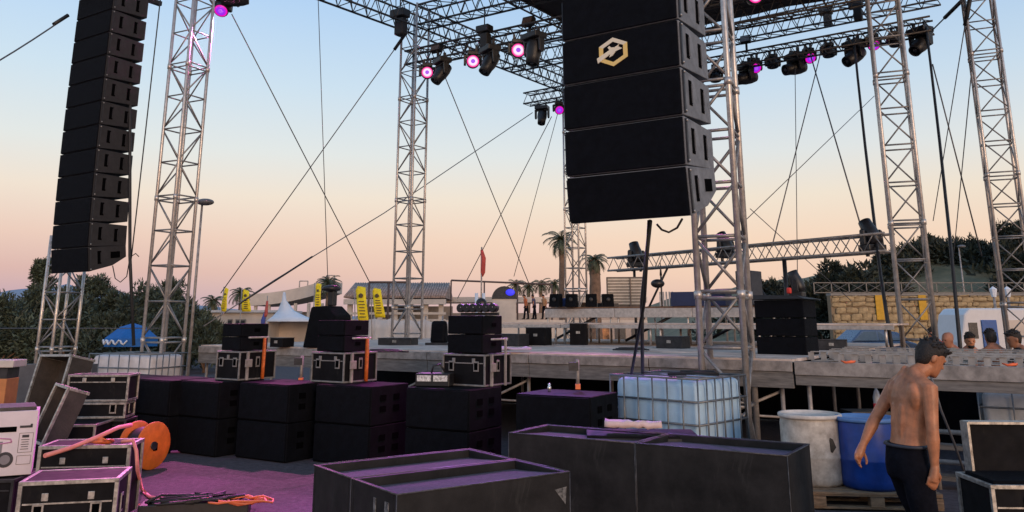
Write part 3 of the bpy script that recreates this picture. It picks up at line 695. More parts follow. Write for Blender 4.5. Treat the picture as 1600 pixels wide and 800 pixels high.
for i in range(7):
    rb_ = random.Random(i + 90); MB().chain([(rb_.uniform(-.5, .5), rb_.uniform(-.2, .12), rb_.uniform(.15, .2)) for _ in range(7)], .014, 6).build('loose_lead', CABLE, dbx)
for i in range(5):
    cab = MB(); a = rnd.uniform(0, 6); ra_ = random.Random(i + 40)
    base_ = G(345 + i * 9, 786 - i * 1.2, .03 + .035 * i)
    cab.chain([base_ + Vector((math.cos(t * .45 + a) * (.34 - t * .006) + ra_.uniform(-.03, .03), math.sin(t * .45 + a) * .12 + ra_.uniform(-.02, .02), ra_.uniform(-.012, .02))) for t in range(30)], .011, 6)
    tag(cab.build('orange_cable', ORCAB), f'orange cable loop in the heap on the floor, {["lowest", "second lowest", "middle", "second highest", "topmost"][i]}', 'cable', 'heap of orange cables')
cab = MB(); cab.chain([G(212, 790, .02), G(240, 794, .02), G(275, 797, .02)], .02, 7); tag(cab.build('orange_cable', ORCAB), 'short orange cable on the floor at the bottom edge, left of the heap', 'cable')
cab = MB(); cab.chain([G(240, 708, .02), G(262, 706, .02), G(287, 705, .02)], .018, 7); tag(cab.build('purple_cable', mat('violet_cable', (.35, .08, .3), .5)), 'violet cable on the floor at the foot of the subwoofers', 'cable')

# ---- right foreground: open flight case
fc = flight_case('open dark flight case with raised lid at the bottom right corner', (P(1575, 760, 7.0).x + .33, 7.15, 0), R(-3), 1.0, .55, .60, er=.016, handles=False)
lid = MB().box((.06, .30, .80), (.90, .1, .38)).build('raised_lid', PLY, fc, bevel=.004)
MB().box((-.40, .27, .80), (.02, .13, .41)).build('lid_rail', EDGE, lid); MB().box((.06, .27, 1.0), (.92, .13, .02)).build('lid_rail', EDGE, lid); MB().box((.52, .27, .80), (.02, .13, .41)).build('lid_rail', EDGE, lid)
MB().box((-.13, -.285, .53), (.15, .014, .11)).build('latch', EDGE, fc, bevel=.004)
MB().box((0, .0, .605), (.92, .46, .03)).build('foam_inside', GRILLE, fc)

# ---- barrels and pallet
pp = P(1345, 760, 9.2)
pal = thing('pallet', 'wooden pallet under the white and blue barrels', 'pallet', (pp.x + .05, 9.25, 0), R(-6))
for i in range(6): MB().box((0, -.38 + i * .155, .165), (1.25, .11, .022)).build('top_board', WOOD, pal, bevel=.002)
for x in (-.56, 0, .56):
    for y in (-.38, 0, .38): MB().box((x, y, .088), (.13, .12, .09)).build('block', WOOD, pal)
for y in (-.38, 0, .38): MB().box((0, y, .147), (1.25, .1, .018)).build('stringer', WOOD, pal)
for y in (-.38, 0, .38): MB().box((0, y, .03), (1.25, .1, .02)).build('bottom_board', WOOD, pal)
def barrel(label, loc, r, H, m, rimm, dents):
    t = thing('barrel', label, 'barrel', loc, 0, 'plastic barrels on the pallet')
    prof = [(r * .90, 0), (r * .97, .03), (r, .08), (r * .985, H * .36), (r * 1.015, H * .39), (r * 1.015, H * .42), (r * .985, H * .45), (r * .99, H * .86), (r * .96, H * .92), (r * .96, H * .94)]
    MB().lathe(prof, 36).build('shell', m, t)
    MB().lathe([(r * .93, H * .94), (r * 1.02, H * .94), (r * 1.04, H * .955), (r * 1.04, H * .985), (r * 1.01, H), (r * .95, H), (r * .94, H * .975), (.001, H * .97)], 36).build('rim_lid', rimm, t)
    return t
wb = P(1271, 700, 9.3); bb_ = P(1362, 710, 9.0)
dirtyw = mat('stained_white_barrel', (.58, .52, .45), .6, var=.25, scale=7, alt=(.30, .25, .20))
wbar = barrel('stained off-white plastic barrel on the pallet', (wb.x, 9.35, .178), .315, .70, dirtyw, mat('barrel_rim', (.66, .60, .54), .6, var=.2), 0)
barrel('blue plastic barrel on the pallet beside the white one', (bb_.x + .02, 9.12, .178), .30, .69, mat('blue_barrel_plastic', (.008, .055, .30), .38, var=.25, scale=5), mat('pale_blue_rim', (.10, .22, .48), .5), 0)
b = MB(); b.chain([(0, 0, 0), (.02, 0, .05), (0, 0, .12), (-.01, 0, .14)], [.012, .035, .028, .008], 7); sp_ = b.build('dark_stain', mat('tar_stain', (.03, .025, .02), .6), wbar); sp_.location = (.10, -.296, .34); sp_.scale = (1, .12, 1)
pbx = P(1371, 632, 11.0)
bo = thing('drink_bottle', 'clear plastic drink bottle with red label and cap under the stage edge', 'bottle', (pbx.x, 11.0, P(1371, 643, 11.0).z))
MB().lathe([(.045, 0), (.048, .02), (.046, .1), (.048, .17), (.03, .24), (.015, .27), (.015, .285)], 18).build('bottle', mat('clear_bottle', (.75, .78, .82), .15, trans=.3), bo)
MB().lathe([(.0495, .02), (.0495, .10)], 18).build('label_band', mat('red_label', (.75, .02, .03), .5), bo); MB().lathe([(.018, .285), (.018, .31), (.001, .31)], 12).build('cap', RED, bo)
sh = bo.location.z
tb = thing('under_stage_ledge', 'dark ledge under the stage edge holding the bottle', 'ledge', (pbx.x - .1, 11.15, sh))
MB().box((0, 0, -.02), (.5, .4, .04)).build('board', STEEL, tb); MB().box((.1, .1, -sh / 2 - .02), (.06, .06, sh - .04)).build('post', STEEL, tb)
# ratchet strap hanging from the stage in front of the man
b = MB(); b.chain([P(1452, 578, 8.6), P(1470, 640, 8.7), P(1490, 690, 8.8), P(1508, 742, 9.0)], .012, 6); tag(b.build('guy_chain', WIRE), 'chain slanting down from the stage edge behind the man', 'chain')
# scaffold tubes under wing
sc = thing('scaffold_frame', 'low scaffold tubes and planks under the stage wing behind the man', 'scaffold', S(2.0, -.35), RZ)
for z in (.30, .62): MB().tube((0, 0, z), (2.9, 0, z), .028).build('ledger', ALUD, sc)
MB().tube((.3, .05, .5), (1.6, .05, .82), .028).build('diagonal_brace', ALUD, sc)
for x in (0.0, 1.4, 2.8): MB().tube((x, .02, 0), (x, .02, .9), .026).build('upright', ALUD, sc)
for z in (.12, .45): MB().box((1.4, .12, z), (2.9, .2, .05)).build('plank', mat('grey_plank', (.12, .11, .10), .85, var=.3, stretch=(1, 8, 8)), sc)

# ================================================================== MOVING HEADS
def head_proto(kind, lens_m=None):
    t = thing('moving_head', '', 'stage light', group='moving head stage lights')
    if kind == 'spot':
        bw, bd, bh, yo, hr, hl, piv = .50, .36, .14, .25, .17, .62, -.46
    else:
        bw, bd, bh, yo, hr, hl, piv = .28, .24, .11, .2, .165, .28, -.34
    MB().box((0, 0, -.07 - bh / 2), (bw, bd, bh)).build('base', FIX, t, bevel=.02)
    for x in (-bw * .3, bw * .3): MB().box((x, 0, -.02), (.05, .07, .16)).build('clamp', STEEL, t)
    for s_ in (-1, 1):
        MB().prism([(-.08, -.07 - bh), (.08, -.07 - bh), (.06, piv - .07), (0, piv - .11), (-.06, piv - .07)], s_ * yo - .03, s_ * yo + .03).build('yoke_arm', FIX, t, bevel=.01)
    MB().box((0, 0, -.09 - bh), (yo * 2 + .06, .14, .05)).build('yoke_bridge', FIX, t)
    h = bpy.data.objects.new('head', None)
    if kind == 'spot':
        mesh = MB().lathe([(.06, -hl * .45), (hr * .9, -hl * .42), (hr * 1.05, -hl * .2), (hr * 1.05, hl * .1), (hr * .9, hl * .3), (hr * .85, hl * .55), (hr * .7, hl * .56), (hr * .68, hl * .5), (.001, hl * .5)], 18)
    else:
        mesh = MB().lathe([(.05, -hl * .55), (hr * .8, -hl * .5), (hr * 1.02, -hl * .1), (hr * 1.06, hl * .4), (hr * 1.0, hl * .45), (hr * .93, hl * .4), (.001, hl * .38)], 20)
    h = mesh.build('head', FIX, t); h.location = (0, 0, piv)
    if lens_m:
        MB().lathe([(hr * .92, 0), (hr * .92, .012), (.001, .03)], 20, Matrix.Translation((0, 0, hl * .40))).build('lens', lens_m, h)
        MB().lathe([(hr * .34, .03), (hr * .3, .045), (.001, .05)], 14, Matrix.Translation((0, 0, hl * .40))).build('lens_core', lens_core, h)
    else:
        ln = MB().lathe([(hr * .66, 0), (.001, .03)], 16, Matrix.Translation((0, 0, hl * (.5 if kind == 'spot' else .39)))).build('lens', mat('dark_lens_glass', (.03, .03, .035), .1, spec=.8), h)
    return t
def lens_mat(name, rim, mid, strength):
    m = bpy.data.materials.new(name); m.use_nodes = True; t = m.node_tree; bs_ = t.nodes['Principled BSDF']
    tcn = t.nodes.new('ShaderNodeTexCoord'); ln = t.nodes.new('ShaderNodeVectorMath'); ln.operation = 'MULTIPLY'; ln.inputs[1].default_value = (1, 1, 0)
    t.links.new(tcn.outputs['Object'], ln.inputs[0]); le = t.nodes.new('ShaderNodeVectorMath'); le.operation = 'LENGTH'; t.links.new(ln.outputs[0], le.inputs[0])
    mr = t.nodes.new('ShaderNodeMapRange'); mr.inputs[2].default_value = .155; t.links.new(le.outputs['Value'], mr.inputs[0])
    r = t.nodes.new('ShaderNodeValToRGB'); r.color_ramp.elements[0].color = (*mid, 1); r.color_ramp.elements[0].position = .62; r.color_ramp.elements[1].color = (*rim, 1); r.color_ramp.elements[1].position = .88
    t.links.new(mr.outputs[0], r.inputs[0]); t.links.new(r.outputs[0], bs_.inputs['Emission Color']); bs_.inputs['Emission Strength'].default_value = strength
    bs_.inputs['Base Color'].default_value = (.1, .02, .06, 1); return m
lens_bright = lens_mat('pink_white_lens', (1, .02, .32), (1, .75, .9), 1.15)
lens_dim = lens_mat('violet_lens', (.9, .0, .45), (.35, .02, .9), .95)
lens_core = mat('violet_lens_core', (.1, .02, .2), .4, emit=(.45, .1, .9), estr=.9)
PROT = {'spot': head_proto('spot'), 'wash': head_proto('wash'), 'lit': head_proto('wash', lens_bright), 'dim': head_proto('wash', lens_dim)}
used = set()
def place_head(kind, label, px, py, d, tilt, pan, upright=False, scale=1., up_to=None):
    """px,py: where the head hangs from (top of its base)."""
    o = PROT[kind] if kind not in used else copy_tree(PROT[kind])
    used.add(kind)
    if kind in used and o is PROT[kind]: pass
    pos = P(px, py, d); o['label'] = label; o.location = pos
    o.rotation_euler = (math.pi if upright else 0, 0, R(pan)); o.scale = (scale,) * 3
    for ch in o.children:
        if ch.name.startswith('head'): ch.rotation_euler = (R(tilt), 0, 0)
    return o
# pan 0, tilt 180-x : lens (+z of head) points down/forward.  tilt 90 -> towards -y (audience/camera)
d_ = lambda px: 22.6 - (px - 641) * .0262
heads = [('lit', 'lit pink stage lamp at the left end of the lower left truss', 668, 96, d_(668), 96, 5),
         ('spot', 'black moving head pointing left, beside the leftmost lit pink lamp', 691, 88, d_(691), 145, -60),
         ('lit', 'lit pink stage lamp in the middle of the lower left truss', 739, 77, d_(739), 98, 5),
         ('spot', 'black moving head beside the middle lit pink lamp of the left truss', 766, 69, d_(766), 150, -60),
         ('lit', 'lit pink stage lamp nearest the big array on the left truss', 809, 58, d_(809), 98, 5),
         ('spot', 'black moving head pointing straight down beside the big array', 834, 48, d_(834), 170, -50)]
rear = lambda px: 30.6 + (px - 823) * (22.4 - 30.6) / (1456 - 823)
def rear_y(px): return 168 + (px - 823) * (40 - 168) / (1456 - 823)
heads += [('spot', 'black moving head at the left end of the rear truss, left of the big array', 847, 163, 30.2, 160, -20),
          ('dim', 'violet lit lamp at the left edge of the big array', 873, 157, 29.8, 120, 10),
          ('wash', 'small black lamp directly right of the big array, behind the tall tower', 1117, 104, 26.4, 170, 0),
          ('spot', 'black moving head low behind the tall tower right of the big array', 1165, 96, 26, 105, -75),
          ('dim', 'violet lit lamp just right of the tall tower', 1178, 88, 25.9, 125, 10),
          ('wash', 'small black dome lamp second from the tall tower on the rear truss', 1206, 82, 25.6, 172, 0),
          ('spot', 'black moving head lying level in the middle of the rear truss', 1241, 80, 25.2, 105, -75),
          ('dim', 'violet lit lamp in the middle of the rear truss at upper right', 1262, 72, 25, 125, 10),
          ('wash', 'small black dome lamp in the middle of the rear truss at upper right', 1293, 64, 24.6, 172, 0),
          ('spot', 'black moving head left of the second tower from the right', 1333, 60, 24.0, 125, -70),
          ('dim', 'magenta lit lamp seen through the second tower from the right', 1362, 50, 23.7, 140, 0),
          ('wash', 'small black dome lamp seen through the second tower from the right', 1397, 46, 23.2, 172, 0),
          ('spot', 'black moving head at the right end of the rear truss', 1436, 40, 22.7, 130, -65),
          ('lit', 'bright pink lamp under the canopy at the top right of the big array', 1176, -26, 18.5, 95, 0),
          ('dim', 'violet lamp at the top left, hanging off the frame edge', 349, -8, 18.4, 140, 0),
          ('spot', 'black moving head at the top left edge above the violet lamp', 372, -30, 18.3, 100, -80)]
for h_ in heads: place_head(*h_, scale=1.22 if (h_[0] == 'spot' and h_[4] > 22.5 and h_[2] > 1100) else 1.08 if h_[2] > 1100 else 1.)
place_head('spot', 'black moving head standing upright on the low truss beside the second tower', 1364, 397, 17.4, 150, 20, upright=True, scale=.92)
place_head('spot', 'black moving head standing upright on the low truss left of the tall tower', 995, 421, 23.4, 160, 30, upright=True, scale=.95)
place_head('spot', 'dark moving head behind the tall tower on the low truss', 1135, 407, 21, 150, 30, upright=True, scale=.9)
place_head('spot', 'black moving head on the dark covered stack right of centre', 1247, 468, 13.0, 160, 60, upright=True, scale=.55)
# pink light from the lit lamps on the left truss and under the canopy
def beam(px, py, d, target, power, col, cone):
    l = bpy.data.lights.new('lamp_beam', 'SPOT'); l.energy = power; l.color = col; l.spot_size = R(cone); l.spot_blend = .7; l.shadow_soft_size = .15
    o = bpy.data.objects.new('lamp_beam', l); COL.objects.link(o); p = P(px, py, d)
    dr = (Vector(target) - p).normalized(); o.location = p + dr * .35; o.rotation_euler = (-dr).to_track_quat('Z', 'Y').to_euler()
beam(349, 24, 18.4, (-4.6, 8.6, 0), 6500, (1, .20, .62), 40)
beam(1176, 6, 18.5, (-2.6, 8.2, 0), 4200, (1, .22, .72), 34)
beam(668, 138, d_(668), (-5.0, 9.0, 0), 1800, (1, .10, .62), 30)
beam(739, 120, d_(739), (-3, 8, 0), 1800, (.9, .10, .8), 30)
beam(809, 102, d_(809), (-.5, 7, .5), 3200, (.5, .2, 1), 30)
# chain hoists, floods
def hoist(label, px, py, d, s_=1.):
    p = P(px, py, d); t = thing('chain_hoist', label, 'chain hoist', p, RZ, 'chain hoists and boxes on the trusses'); t.scale = (s_,) * 3
    MB().box((0, 0, 0), (.5, .34, .24)).build('motor', FIX, t, bevel=.03); MB().box((.05, 0, -.4), (.3, .26, .5)).build('chain_bag', CABLE, t, bevel=.04)
    MB().tube((0, 0, .1), (0, 0, .8), .02).build('hook_chain', STEEL, t)
hoist('black chain hoist on top of the tower left of centre', 625, 22, 22, 1.0)
hoist('black chain hoist above the lit lamps on the left roof truss', 757, 46, 20.6, .8)
hoist('black chain hoist on the rear truss right of centre', 1290, 18, 24.8, .8)
hoist('black chain hoist at the top right, left of the second tower', 1337, 8, 23.5, .8)
def flood(label, px, py, d):
    p = P(px, py, d); t = thing('flood_light', label, 'flood light', p, RZ, 'small flood lights')
    MB().box((0, 0, 0), (.34, .16, .26), Matrix.Rotation(R(-20), 4, 'X')).build('housing', FIX, t, bevel=.02); MB().box((0, -.09, -.03), (.28, .02, .2), Matrix.Rotation(R(-20), 4, 'X')).build('glass', mat('dull_lamp_glass', (.12, .09, .08), .3), t)
    MB().box((0, .05, -.25), (.06, .06, .3)).build('bracket', STEEL, t)
flood('small square flood light above the leftmost lit pink lamp', 683, 75, 22)
flood('small square flood light under the canopy edge left of the big array', 826, 34, 20.5)
flood('square flood light on the rear truss just right of the tall tower', 1165, 62, 25.8)

# ================================================================== CABLES AND GUYS
def cable(name, label, cat, pts, r, m=WIRE, group='guy wires and hanging cables'):
    b = MB(); b.chain(pts, r, 6); return tag(b.build(name, m, fix=False), label, cat, group)
def sag(a, c, s_, n=8): return [a.lerp(c, i / n) - Vector((0, 0, s_ * 4 * (i / n) * (1 - i / n))) for i in range(n + 1)]
Wn = 'guy_wire'
cable(Wn, 'strap from the left array top to the left picture edge', 'wire', sag(P(106, 25, 17), P(-150, 175, 14), .1), .018)
cable(Wn, 'dark thick end of the strap at the left array top', 'wire', [P(106, 24, 16.98), P(84, 38, 16.7)], .045, CABLE)
cable('hanging_cable', 'thin cable hanging just right of the left array', 'cable', sag(P(251, -5, 16), P(205, 405, 16.4), 0), .012, CABLE)
cable('hanging_cable', 'thick dark cable dropping beside the left array to the ground', 'cable', [P(205, -5, 17.2), P(203, 210, 17.0), P(203, 400, 16.9), P(209, 540, 16.8)], .032, CABLE)
cable('hanging_cable', 'cable loop below the left array', 'cable', [P(176, 415, 16.9), P(180, 435, 16.9), P(188, 441, 16.9), P(198, 432, 16.9), P(203, 402, 16.9), P(212, 396, 16.9), P(217, 401, 16.9)], .01, CABLE)
cable(Wn, 'guy wire crossing from the top left lamp down to the tower left of centre', 'wire', [P(362, 22, 18), P(577, 440, 24)], .013)
cable(Wn, 'guy wire from the tower left of centre down to the yellow flags', 'wire', [P(630, 58, 22.4), P(345, 458, 26)], .016)
cable(Wn, 'dark strap end at the top of the tower left of centre', 'wire', [P(632, 55, 22.38), P(616, 78, 22.5)], .05, CABLE)
cable(Wn, 'near vertical wire left of the tower left of centre', 'wire', [P(497, -5, 19.5), P(512, 432, 21)], .010)
cable(Wn, 'long guy wire from the rear truss down to the left shrubs', 'wire', [P(832, 176, 30), P(600, 333, 26), P(430, 437, 23), P(318, 510, 21)], .015)
cable(Wn, 'dark strap part of the long guy above the yellow flags', 'wire', [P(488, 401, 23.9), P(373, 475, 22)], .028, CABLE)
cable(Wn, 'guy wire from the lit pink lamps down to the far palms', 'wire', [P(692, 112, 22), P(826, 442, 28)], .014)
cable(Wn, 'guy wire from the rear truss down left to the far wall', 'wire', [P(862, 182, 30), P(715, 466, 34)], .016)
cable(Wn, 'second guy wire from the rear truss left of the big array', 'wire', [P(876, 160, 30), P(803, 432, 33)], .013)
cable('hanging_cable', 'thick black cable hanging from the big array to the stage edge', 'cable', [P(1014, 345, 8.7), P(1007, 470, 9.4), P(985, 592, 10.8)], .019, CABLE)
cable('hanging_cable', 'second thick cable hanging from the big array to the stage edge', 'cable', [P(1016, 345, 8.72), P(1003, 470, 9.5), P(1004, 592, 10.9)], .024, mat('grey_cable_bundle', (.07, .065, .06), .7))
cable('hanging_cable', 'cable loop under the big array', 'cable', [P(1026, 350, 8.6), P(1034, 359, 8.6), P(1045, 363, 8.6), P(1058, 356, 8.6), P(1066, 342, 8.5)], .012, CABLE)
cable(Wn, 'guy wire from the rear truss to the dark stack right of centre', 'wire', [P(1284, 76, 24.8), P(1206, 386, 20)], .017)
cable(Wn, 'guy wire from the rear truss down right to the low truss', 'wire', [P(1264, 78, 24.8), P(1347, 360, 20)], .019)
cable(Wn, 'thin vertical wire below the middle moving head of the rear truss', 'wire', [P(1242, 84, 25.2), P(1246, 430, 22)], .011)
cable('hanging_cable', 'thick dark cable dropping left of the second tower to the stage', 'cable', [P(1334, 58, 23.8), P(1340, 120, 22.5), P(1352, 230, 20), P(1376, 430, 16.5), P(1396, 560, 14.5)], .034, CABLE)
cable('hanging_cable', 'thick dark cable dropping between the two right towers', 'cable', [P(1447, 42, 22.4), P(1454, 100, 21.6), P(1468, 220, 19.5), P(1484, 370, 17), P(1502, 560, 14.8)], .034, CABLE)
cable(Wn, 'strap at the right end of the rear truss going up', 'wire', [P(1452, 52, 22.6), P(1474, 30, 22), P(1530, -30, 20)], .02)
cable(Wn, 'dark strap end going up at upper right', 'wire', [P(1476, 28, 21.9), P(1518, -14, 20.6)], .055, CABLE)
cable(Wn, 'dark strap end at the top of the rightmost tower', 'wire', [P(1516, -4, 18.3), P(1508, 40, 18.5)], .05, CABLE)
cable(Wn, 'guy wire from the rightmost tower down left', 'wire', [P(1508, 38, 18.5), P(1458, 345, 24)], .012)
cable(Wn, 'second guy wire left of the rightmost tower', 'wire', [P(1521, 80, 18.4), P(1490, 400, 26)], .013)
cable(Wn, 'guy wire crossing between the two right towers', 'wire', [P(1457, 100, 22.6), P(1534, 400, 24)], .019)
cable(Wn, 'thin diagonal wire right of the tall tower', 'wire', [P(1164, 345, 19), P(1366, 150, 24)], .010)
cable(Wn, 'thin wire slanting down behind the low truss right of the tall tower', 'wire', [P(1172, 326, 20), P(1330, 470, 22)], .010)
cable(Wn, 'fence wire in front of the shrubs at left', 'wire', [P(-60, 513, 24), P(250, 513, 24)], .012)

# ================================================================== STAGE EQUIPMENT
# covered stack with lamp, left of centre
p = G(512, 547, DZ); p = P(512, 545, 16.0)
t = thing('covered_stack', 'black covered equipment stack with a lamp head on top, left of centre on the stage', 'equipment stack', (p.x, p.y, DZ), R(-20))
b = MB(); pr = [(-.36, 0), (.36, 0), (.30, .58), (.1, .76), (-.22, .74)]
b.add([(x * 1, y, z) for y in (-.3, .3) for x, z in pr], [tuple(range(5)), tuple(range(5, 10))[::-1]] + [(k, 5 + k, 5 + (k + 1) % 5, (k + 1) % 5) for k in range(5)]); b.build('cover', GRILLE, t, bevel=.03)
MB().box((.05, 0, .90), (.13, .14, .28)).build('lamp_neck', FIX, t, bevel=.02); MB().lathe([(.08, 0), (.17, .03), (.18, .09), (.06, .13)], 16, Matrix.Translation((0.02, 0, 1.02))).build('lamp_head', FIX, t)
MB().box((.55, -.2, .1), (.2, .2, .2)).build('pale_box', mat('pinkish_box', (.5, .35, .32), .7), t)
# upright black loudspeaker and stand left of the rightmost cabinets
p = P(686, 540, 17.5)
t = thing('stage_monitor', 'upright black rounded loudspeaker on the stage left of the rightmost small cabinets', 'speaker', (p.x, p.y, DZ), R(-15))
MB().prism([(-.14, .04), (.16, .04), (.10, .40), (.02, .50), (-.08, .46)], -.16, .16).build('cabinet', BLACK, t, bevel=.05); MB().box((.02, 0, .025), (.5, .4, .05)).build('base', STEEL, t)
MB().tube((.34, .05, 0), (.34, .05, .5), .025).build('stand', ALU, t); MB().box((.34, .05, .5), (.3, .08, .04)).build('stand_top', ALU, t)
# speaker stack on the right end of the deck
p = P(1232, 556, 12.75)
t = thing('speaker_stack', 'tall black covered speaker stack on the stage right of the tall tower', 'speaker', (p.x, p.y, DZ), R(-38))
for k in range(3): MB().box((0, 0, .13 + k * .265), (.74, .55, .25)).build('cabinet', GRILLE, t, bevel=.012)
b = MB(); b.add([(-.42, -.33, .80), (.42, -.33, .80), (.42, .36, .80), (-.42, .36, .80), (-.40, -.31, .87), (.3, -.31, .85), (.42, .33, .79), (-.38, .33, .87)],
                [(0, 1, 2, 3), (4, 7, 6, 5), (0, 4, 5, 1), (1, 5, 6, 2), (2, 6, 7, 3), (3, 7, 4, 0)]); b.build('cover', CABLE, t, bevel=.02)
MB().box((.1, -.05, .93), (.07, .06, .09)).build('red_plug', RED, t, bevel=.02)
# tall cabinet on riser by the tower
p = P(1172, 468, 17.0)
t = thing('speaker_cabinet', 'dark grey upright cabinet with white vents behind the tall tower', 'speaker', (p.x, p.y, 2.145), R(-40))
MB().box((0, 0, .34), (.34, .5, .66)).build('cabinet', mat('slate_cabinet', (.03, .035, .05), .5), t, bevel=.01)
for z in (.18, .5): MB().box((-.05, -.252, z), (.14, .01, .2)).build('vent', mat('pale_vent', (.4, .4, .4), .5, var=.8, scale=40), t)
# slatted white cabinet on the upper riser
p = P(978, 478, 20.6)
t = thing('slatted_cabinet', 'cream slatted cabinet on the upper riser under the low truss', 'cabinet', (p.x, p.y, 2.142), R(-6))
MB().box((0, .15, .37), (.92, .3, .74)).build('body', mat('cabinet_shadow_gap', (.16, .13, .11), .7), t, bevel=.01)
for i in range(9): MB().box((0, -.012, .1 + i * .072), (.86, .03, .045), Matrix.Translation((0, 0, 0))).build('slat', mat('cream_metal', (.62, .55, .47), .6), t)
MB().box((.12, -.035, .37), (.03, .03, .7)).build('mullion', mat('dull_brown_strip', (.2, .15, .12), .7), t)
# small monitors on the riser
for i, (px, lab) in enumerate(((868, 'leftmost'), (893, 'second from left'), (924, 'second from right'), (950, 'rightmost'))):
    p = P(px, 480, 19.6)
    t = thing('monitor_speaker', f'small black box monitor on the upper riser below the palm trees, {lab}', 'speaker', (p.x, p.y, 2.142), R(-25 + 9 * i), 'small monitors on the riser')
    MB().prism([(-.12, 0), (.14, 0), (.14, .3), (-.04, .3)], -.13, .13).build('cabinet', BLACK, t, bevel=.015); MB().ell((0.0, -.09, .17), (.05, .02, .05)).build('cone', STEEL, t)
p = P(880, 480, 19.8); tag(MB().box((0, 0, .11), (.26, .2, .2)).build('blue_bag', mat('blue_bag_cloth', (.04, .08, .25), .8), bevel=.05, loc=(p.x, p.y + .15, 2.142)), 'small blue bag between the monitors on the riser', 'bag')
p = P(975, 480, 19.9); tag(MB().box((0, 0, .05), (.5, .2, .1)).build('equipment_rack', STEEL, loc=(p.x - .35, p.y + .3, 2.142)), 'flat dark equipment in front of the slatted cabinet', 'equipment')
p = P(1035, 430, 19); t = thing('stage_fan', 'dark lamp on a stand right of the slatted cabinet', 'lamp', (p.x, p.y + .2, 2.142), 0)
MB().tube((0, 0, 0), (0, 0, .75), .02).build('stand', STEEL, t); MB().ell((-.08, 0, .52), (.16, .12, .1)).build('lamp_head', FIX, t); MB().tube((0, 0, .7), (.0, 0, 1.0), .03, 8, .006).build('spike', STEEL, t)
p = P(1110, 468, 18.2); t = thing('blue_crate', 'dark blue crate on the riser behind the tall tower', 'crate', (p.x - .2, p.y, 2.142), R(-30)); MB().box((0, 0, .15), (1.2, .5, .3)).build('box', mat('dark_blue_crate', (.02, .03, .09), .6), t, bevel=.01)
for i in range(5): MB().box((-.85 + i * .07, -.2, .16), (.03, .03, .3)).build('bar', ALU, t)
for i, (px, py, d, w_, dp, h_, m_, lab) in enumerate(((800, 541, 16.8, .55, .4, .22, STEEL, 'low one right of the tallest black cabinets'), (842, 541, 17.2, .42, .4, .34, PLY, 'second from the left under the riser'), (905, 541, 17.4, .34, .34, .42, PLY, 'upright one in the middle under the riser'),
        (1052, 543, 15.4, .5, .4, .2, STEEL, 'low one left of the tall tower'), (1300, 546, 14.6, .5, .4, .16, STEEL, 'flat one right of the tall covered stack'), (622, 545, 17.5, .7, .5, .13, STEEL, 'flat one by the tower left of centre'), (440, 548, 16.2, .34, .3, .16, PLY, 'small one between the left and middle cases'))):
    p = P(px, py, d); t = thing('road_case', f'dark trunk on the stage floor, {lab}', 'trunk', (p.x, p.y, DZ + .003), R(-33 + 11 * (i % 3)), 'trunks on the stage floor')
    MB().box((0, 0, h_ / 2), (w_, dp, h_)).build('body', m_, t, bevel=.01); MB().box((0, 0, h_ + .006), (w_ * 1.02, dp * 1.02, .014)).build('lid', STEEL, t); MB().box((0, -dp / 2 - .004, h_ * .6), (.08, .012, .05)).build('latch', EDGE, t)
for i, (px, py, d, lab) in enumerate(((770, 546, 15.6, 'right of the tallest black cabinets'), (985, 548, 13.6, 'below the hanging array cables'), (600, 551, 14.8, 'left of the rightmost small cabinets'))):
    p = G(px, py, DZ + .02); b = MB(); rq = random.Random(i); b.chain([p + Vector((math.cos(k * .5) * (.22 - .003 * k) * 1.5 + rq.uniform(-.04, .04), math.sin(k * .5) * (.2 - .003 * k) + rq.uniform(-.03, .03), .012 + .001 * k)) for k in range(36)], .012, 5)
    tag(b.build('coiled_cable', CABLE, fix=False), f'black cable coil on the stage floor, {lab}', 'cable', 'cable coils on the stage')
p = G(800, 551, DZ); b = MB(); vs = [(p.x - .3 + .6 * i / 8, p.y - .12 + .28 * j / 4, DZ + .01 + .05 * max(0, noise.noise((i * .8, j * .9, 7))) + .03) for i in range(9) for j in range(5)]
b.add(vs, [(i * 5 + j, (i + 1) * 5 + j, (i + 1) * 5 + j + 1, i * 5 + j + 1) for i in range(8) for j in range(4)], None, True); o = b.build('crumpled_sheet', mat('lilac_plastic_sheet', (.6, .5, .68), .5)); sm_ = o.modifiers.new('solid', 'SOLIDIFY'); sm_.thickness = .03; sm_.offset = -1
tag(o, 'crumpled pale lilac sheet on the stage edge beside the tallest black cabinets', 'sheet')
# flag pole behind the stage
t = thing('stage_pole', 'thin pole with a drooping red flag standing behind the stage', 'flagpole', P(752, 470, 30))
MB().tube((0, 0, -2), (0, 0, 1.9), .03).build('pole', ALUD, t); MB().chain([(.0, 0, 1.8), (.06, 0, 1.5), (.05, 0, 1.0), (.02, 0, .85)], [(.05, .03), (.1, .04), (.09, .05), (.04, .02)], 8).build('flag', mat('red_flag_cloth', (.5, .08, .07), .8), t)
MB().ell((0, 0, -.1), (.2, .14, .2)).build('black_box', FIX, t)

